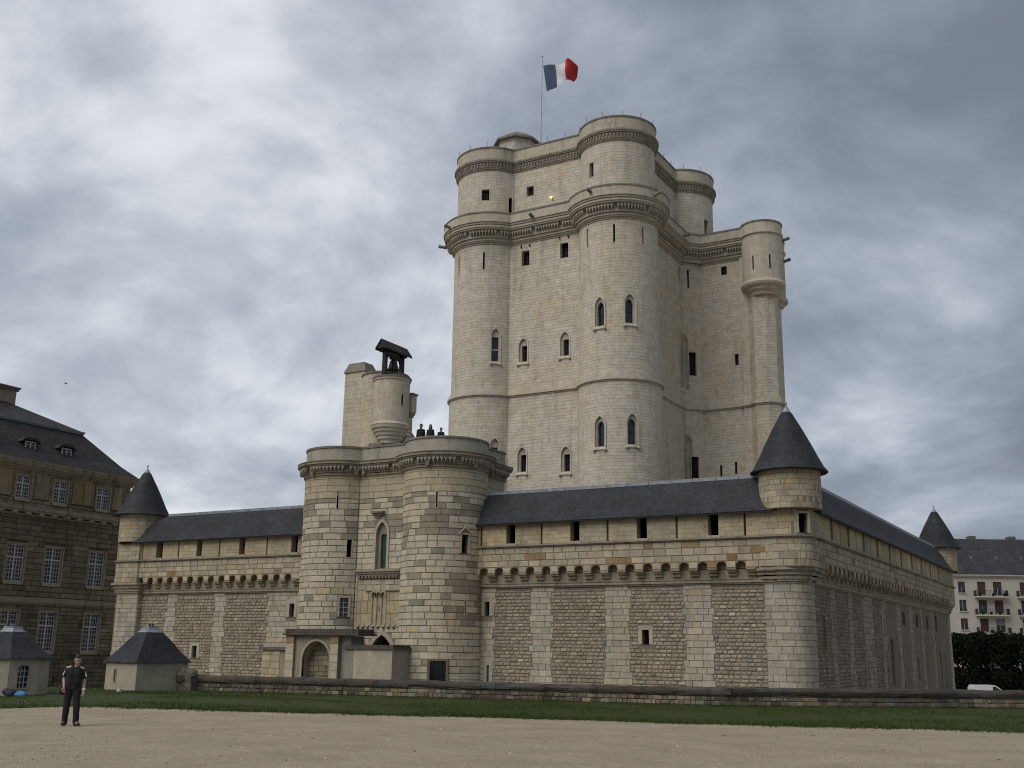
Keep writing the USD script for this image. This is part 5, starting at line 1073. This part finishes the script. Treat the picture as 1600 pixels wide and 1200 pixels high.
def person(label, pos, yaw, J, H=1.78, shirt='blackcloth', pants='trousers', hairm='hair', sleeve='short', shoes='leather', group=None, long_hair=False, stripes=False):
    """yaw: direction faced in degrees; J: joints (right, forward, up) in metres for a 1.78 m figure seen along its own axes"""
    th = thing('person', label, 'person', pos, group=group); a = math.radians(yaw); k = H / 1.78
    R = np.array([[math.sin(a), math.cos(a), 0], [-math.cos(a), math.sin(a), 0], [0, 0, 1]])
    def W(m): m.vertices = (np.asarray(m.vertices) * k) @ R.T + np.array(pos); return m
    D = dict(head=(0, .02, 1.64), neck=(0, 0, 1.50), chest=(0, 0, 1.28), belly=(0, .01, 1.10), hip=(0, 0, .94),
             sr=(.172, 0, 1.395), er=(.235, -.02, 1.15), wr=(.24, .06, .90), sl=(-.172, 0, 1.395), el=(-.235, -.02, 1.15), wl=(-.24, .06, .90),
             hr=(.095, 0, .90), kr=(.105, .03, .49), ar=(.11, -.02, .085), tr=(.12, .15, .03), hl=(-.095, 0, .90), kl=(-.105, .03, .49), al=(-.11, -.02, .085), tl=(-.12, .15, .03), look=(0, 1, 0), hd=(0, .25, -1))
    D.update(J); D = {q: np.array(v, float) for q, v in D.items()}; g = D.get
    hd = g('head'); lk = g('look') / np.linalg.norm(g('look')); sd = np.cross(lk, [0, 0, 1.0]); sd /= np.linalg.norm(sd)
    arms = []
    for s in 'rl': arms += [(g('s' + s), .058, g('e' + s), .044), (g('e' + s), .044, g('w' + s), .029)]
    torso = [(g('neck') - [0, 0, .045], .062, g('sr') - [0, 0, .01], .052), (g('neck') - [0, 0, .045], .062, g('sl') - [0, 0, .01], .052), (g('sr') * [.6, 1, 1] - [0, 0, .06], .085, g('sl') * [.6, 1, 1] - [0, 0, .06], .085), (g('chest') + [.085, 0, 0], .115, g('chest') - [.085, 0, 0], .115), (g('chest') + [.08, 0, .08], .11, g('belly') + [.07, .01, 0], .112), (g('chest') + [-.08, 0, .08], .11, g('belly') + [-.07, .01, 0], .112), (g('belly') + [.06, 0, 0], .115, g('hip') + [.06, 0, 0], .12), (g('belly') - [.06, 0, 0], .115, g('hip') - [.06, 0, 0], .12), (g('sr'), .068, g('chest') + [.07, 0, 0], .1), (g('sl'), .068, g('chest') - [.07, 0, 0], .1)]
    legs = []
    for s in 'rl': legs += [(g('h' + s), .098, g('k' + s), .062), (g('k' + s), .06, g('a' + s), .04), (g('a' + s), .045, g('t' + s), .03)]
    headb = [(hd + lk * .015 + [0, 0, .035], .088, hd - lk * .03 + [0, 0, .03], .09), (hd + lk * .03 - [0, 0, .03], .066, hd + lk * .045 - [0, 0, .075], .042), (hd + lk * .088 + [0, 0, .0], .012, hd + lk * .112 - [0, 0, .03], .014), (hd + lk * .075 - [0, 0, .062], .018, hd + lk * .08 - [0, 0, .066], .018), (g('neck') - [0, 0, .06], .062, hd - [0, 0, .06] - lk * .015, .054)]
    for s in (-1, 1): headb.append((hd + sd * s * .086 - lk * .01 + [0, 0, .015], .012, hd + sd * s * .083 - lk * .01 - [0, 0, .02], .009)); headb.append((hd + lk * .082 + sd * s * .034 + [0, 0, .03], .016, hd + lk * .07 + sd * s * .05 + [0, 0, .03], .014))
    hands = hand(g('wr'), g('hd'), (-.5, .6, 0), 1) + hand(g('wl'), g('hd'), (.5, .6, 0), -1)
    body = part(th, 'body', W(hullchain(torso + arms + legs + headb + hands, .012, 5)), 'skin', smooth=True)
    def up(bs, d): return [(a, ra + d, b, rb + d) for a, ra, b, rb in bs]
    sl = []
    for s in 'rl':
        m_ = g('e' + s) * .62 + g('s' + s) * .38 if sleeve == 'short' else g('e' + s)
        sl.append((g('s' + s), .07, m_, .066 if sleeve == 'short' else .058))
        if sleeve == 'long': sl.append((g('e' + s), .058, g('w' + s) * .97 + g('e' + s) * .03, .042))
    part(body, 'shirt', W(folds(hullchain(up(torso, .016) + sl, .016, 5))), shirt, smooth=True)
    lg = [(g('hip') + [.055, 0, .03], .132, g('hip') + [-.055, 0, .03], .132)]
    for s in 'rl': lg += [(g('h' + s) + [0, 0, .02], .118, g('k' + s), .085), (g('k' + s), .085, g('a' + s) + [0, -.01, -.02], .074)]
    part(body, 'trousers', W(folds(hullchain(lg, .018, 5))), pants, smooth=True)
    for s in 'rl': part(body, 'shoe', W(hullchain([(g('a' + s) + [0, -.04, -.035], .05, g('t' + s) + [0, 0, .012], .042)], .02, 2)), shoes, smooth=True)
    hb = [(hd - lk * .045 + [0, 0, .06], .088, hd + lk * .02 + [0, 0, .085], .078), (hd - lk * .06, .075, hd - lk * .05 + [0, 0, .06], .085), (hd + lk * .045 + [0, 0, .108], .04, hd - lk * .01 + [0, 0, .105], .078)] + [(hd + sd * s * .07 + [0, 0, .05], .04, hd + sd * s * .08 - lk * .03 + [0, 0, .02], .036) for s in (-1, 1)]
    if long_hair: hb += [(hd - lk * .06, .08, hd - lk * .07 - [0, 0, .15], .07)] + [(hd + sd * s * .075 - lk * .02, .045, hd + sd * s * .08 - lk * .03 - [0, 0, .14], .04) for s in (-1, 1)]
    part(body, 'hair', W(hullchain(hb, .015, 3)), hairm, smooth=True)
    for s in (-1, 1): part(body, 'eye', W(hullchain([(hd + lk * .092 + sd * s * .034 + [0, 0, .022], .009, hd + lk * .092 + sd * s * .037 + [0, 0, .022], .009)], .01, 0)), 'hair')
    part(body, 'mouth', W(hullchain([(hd + lk * .094 + sd * .02 - [0, 0, .06], .006, hd + lk * .094 - sd * .02 - [0, 0, .06], .006)], .01, 0)), 'shutter')
    if stripes:
        for s in 'rl':
            a0 = g('s' + s) * .72 + g('neck') * .28 + [0, .02, .075]; a1 = g('s' + s) + [.03 if s == 'r' else -.03, .01, .07]; m_ = g('e' + s) * .6 + g('s' + s) * .4 + [.066 if s == 'r' else -.066, .02, .02]
            part(body, 'sleeve_stripe', W(hullchain([(a0, .02, a1, .022), (a1, .022, m_, .02)], .02, 0)), 'whitecloth')
    return th, W, g
def mirrored(J):
    out = {}
    for k, v in J.items():
        k2 = k[:-1] + {'r': 'l', 'l': 'r'}[k[-1]] if len(k) == 2 and k[-1] in 'rl' and k != 'hr_' else k
        out[k2] = (-v[0] if k in ('look', 'hd') else -(v[0] - .105 * v[2]), v[1], v[2])
    return out
wm, WW, gj = person('man in black shirt with white sleeve stripes and dark trousers walking on the gravel', (-10.56, -34.22, -.07), -52, mirrored(dict(
    head=(.13, .03, 1.635), look=(.28, 1, -.06), neck=(.085, .0, 1.49), chest=(.05, 0, 1.28), belly=(.02, .01, 1.1), hip=(0, 0, .94), sr=(.235, 0, 1.375), sl=(-.115, .0, 1.395),
    er=(.285, -.05, 1.13), wr=(.275, .05, .88), el=(-.24, -.06, 1.17), wl=(-.19, .16, .97), hr=(.09, 0, .9), kr=(.1, .05, .49), ar=(.07, .03, .085), tr=(.17, .16, .03), hl=(-.1, 0, .9), kl=(-.16, .02, .49), al=(-.235, -.06, .085), tl=(-.25, .1, .03), hd=(.05, .3, -1))), H=1.79, stripes=True)
part(stage.GetPrimAtPath(wm).GetPath().pathString + '/body', 'watch', WW(hullchain([(gj('wl') + [-.03, 0, .04], .02, gj('wl') + [.03, 0, .04], .02)], .02, 0)), 'whitecloth')
sbg = thing('shoulder_bag', 'small black bag hanging at the hip of the walking man', 'bag', (-10.8, -34.4, .75))
part(sbg, 'pouch', WW(hullchain([((.36, -.06, .98), .06, (.36, -.06, .83), .07), ((.39, .04, .98), .05, (.39, .04, .83), .06)], .02, 3)), 'leather', smooth=True)
part(sbg, 'strap', WW(hullchain([((.36, -.04, 1.0), .014, (.25, -.14, 1.3), .012), ((.25, -.14, 1.3), .012, (.12, -.08, 1.46), .012)], .02, 0)), 'leather')
tz = 13.5
person('man in dark jacket looking over the parapet, left of the two on the tower', (-22.78, -1.15, tz), -70, dict(look=(.5, 1, -.25)), sleeve='long', shirt='blackcloth', pants='trousers')
person('woman in dark coat standing beside the man on the tower parapet', (-22.12, -1.1, tz), -80, dict(look=(.0, 1, -.1)), H=1.7, sleeve='long', shirt='blackcloth', long_hair=True)
person('short dark figure lowest of those on the tower roof, next to the keep', (-21.42, -1.0, tz), -60, dict(look=(.6, 1, -.2)), H=1.46, sleeve='long', shirt='blackcloth')
person('person in pale brown clothes raising both hands, beside the bell tower', (-24.2, -.35, tz), -60, dict(er=(.3, .1, 1.3), wr=(.12, .25, 1.55), el=(-.3, .1, 1.3), wl=(-.12, .25, 1.55), hd=(-.1, .1, 1)), H=1.72, sleeve='long', shirt='greycloth', pants='greycloth', hairm='leather')
person('person in pale clothes half cut off by the left edge of the picture', (-24.62, -27.55, -.2), -20, dict(wr=(.25, .16, .95)), H=1.3, sleeve='long', shirt='palecloth', pants='greycloth', shoes='whitecloth')
bb = thing('blue_bag', 'bright blue bag lying on the grass by the left hut', 'bag', (-23.75, -26.0, -.1))
bz = float(court_z(-23.7, -26.1))
part(bb, 'sack', hullchain([((-23.85, -26.15, bz + .1), .12, (-23.62, -26.02, bz + .1), .13), ((-23.75, -26.1, bz + .18), .09, (-23.6, -26.0, bz + .14), .09)], .04, 2), 'bluebag', smooth=True)
part(bb, 'handle', hullchain([((-23.75, -26.1, bz + .26), .015, (-23.66, -26.05, bz + .32), .015), ((-23.66, -26.05, bz + .32), .015, (-23.58, -26.0, bz + .24), .015)], .03, 0), 'darkbag')
db = thing('dark_bundle', 'dark rucksack lying beside the bright blue bag', 'rucksack', (-24.0, -26.2, -.1))
part(db, 'sack', hullchain([((-24.05, -26.35, bz + .12), .14, (-23.95, -26.25, bz + .2), .11), ((-24.2, -26.4, bz + .22), .12, (-24.0, -26.3, bz + .1), .13)], .04, 2), 'darkbag', smooth=True)
part(db, 'strap', hullchain([((-24.1, -26.4, bz + .34), .015, (-23.9, -26.3, bz + .3), .015)], .03, 0), 'leather')
wb = thing('white_box', 'small white box on the grass between the two huts', 'box', (-26.0, -19.3, .05))
wz = float(court_z(-26, -19.3)); part(wb, 'body', bx(-26.09, -25.93, -19.4, -19.26, wz, wz + .15), 'whitecloth'); part(wb, 'lid', bx(-26.1, -25.92, -19.41, -19.25, wz + .15, wz + .17), 'whitecloth')
bd = thing('bird', 'small dark bird gliding in the sky above the left roof', 'bird', (-36.17, -16.2, 15.98)); bc = np.array([-36.17, -16.21, 15.98])
part(bd, 'body', hullchain([(bc - rv_ * .07, .012, bc, .02), (bc, .02, bc + rv_ * .07, .014)], .02, 1) if (rv_ := np.array([.868, .4965, 0])) is not None else None, 'bird', smooth=True)
for s in (-1, 1): w = np.array([-.4965, .868, 0]) * s; part(bd, 'wing', trimesh.convex.convex_hull([bc + rv_ * .05, bc - rv_ * .05, bc + w * .12 + [0, 0, .012] + rv_ * .02, bc + w * .22 - rv_ * .05 + [0, 0, .005], bc - rv_ * .05 + [0, 0, .012], bc + rv_ * .05 + [0, 0, .012]]), 'bird')
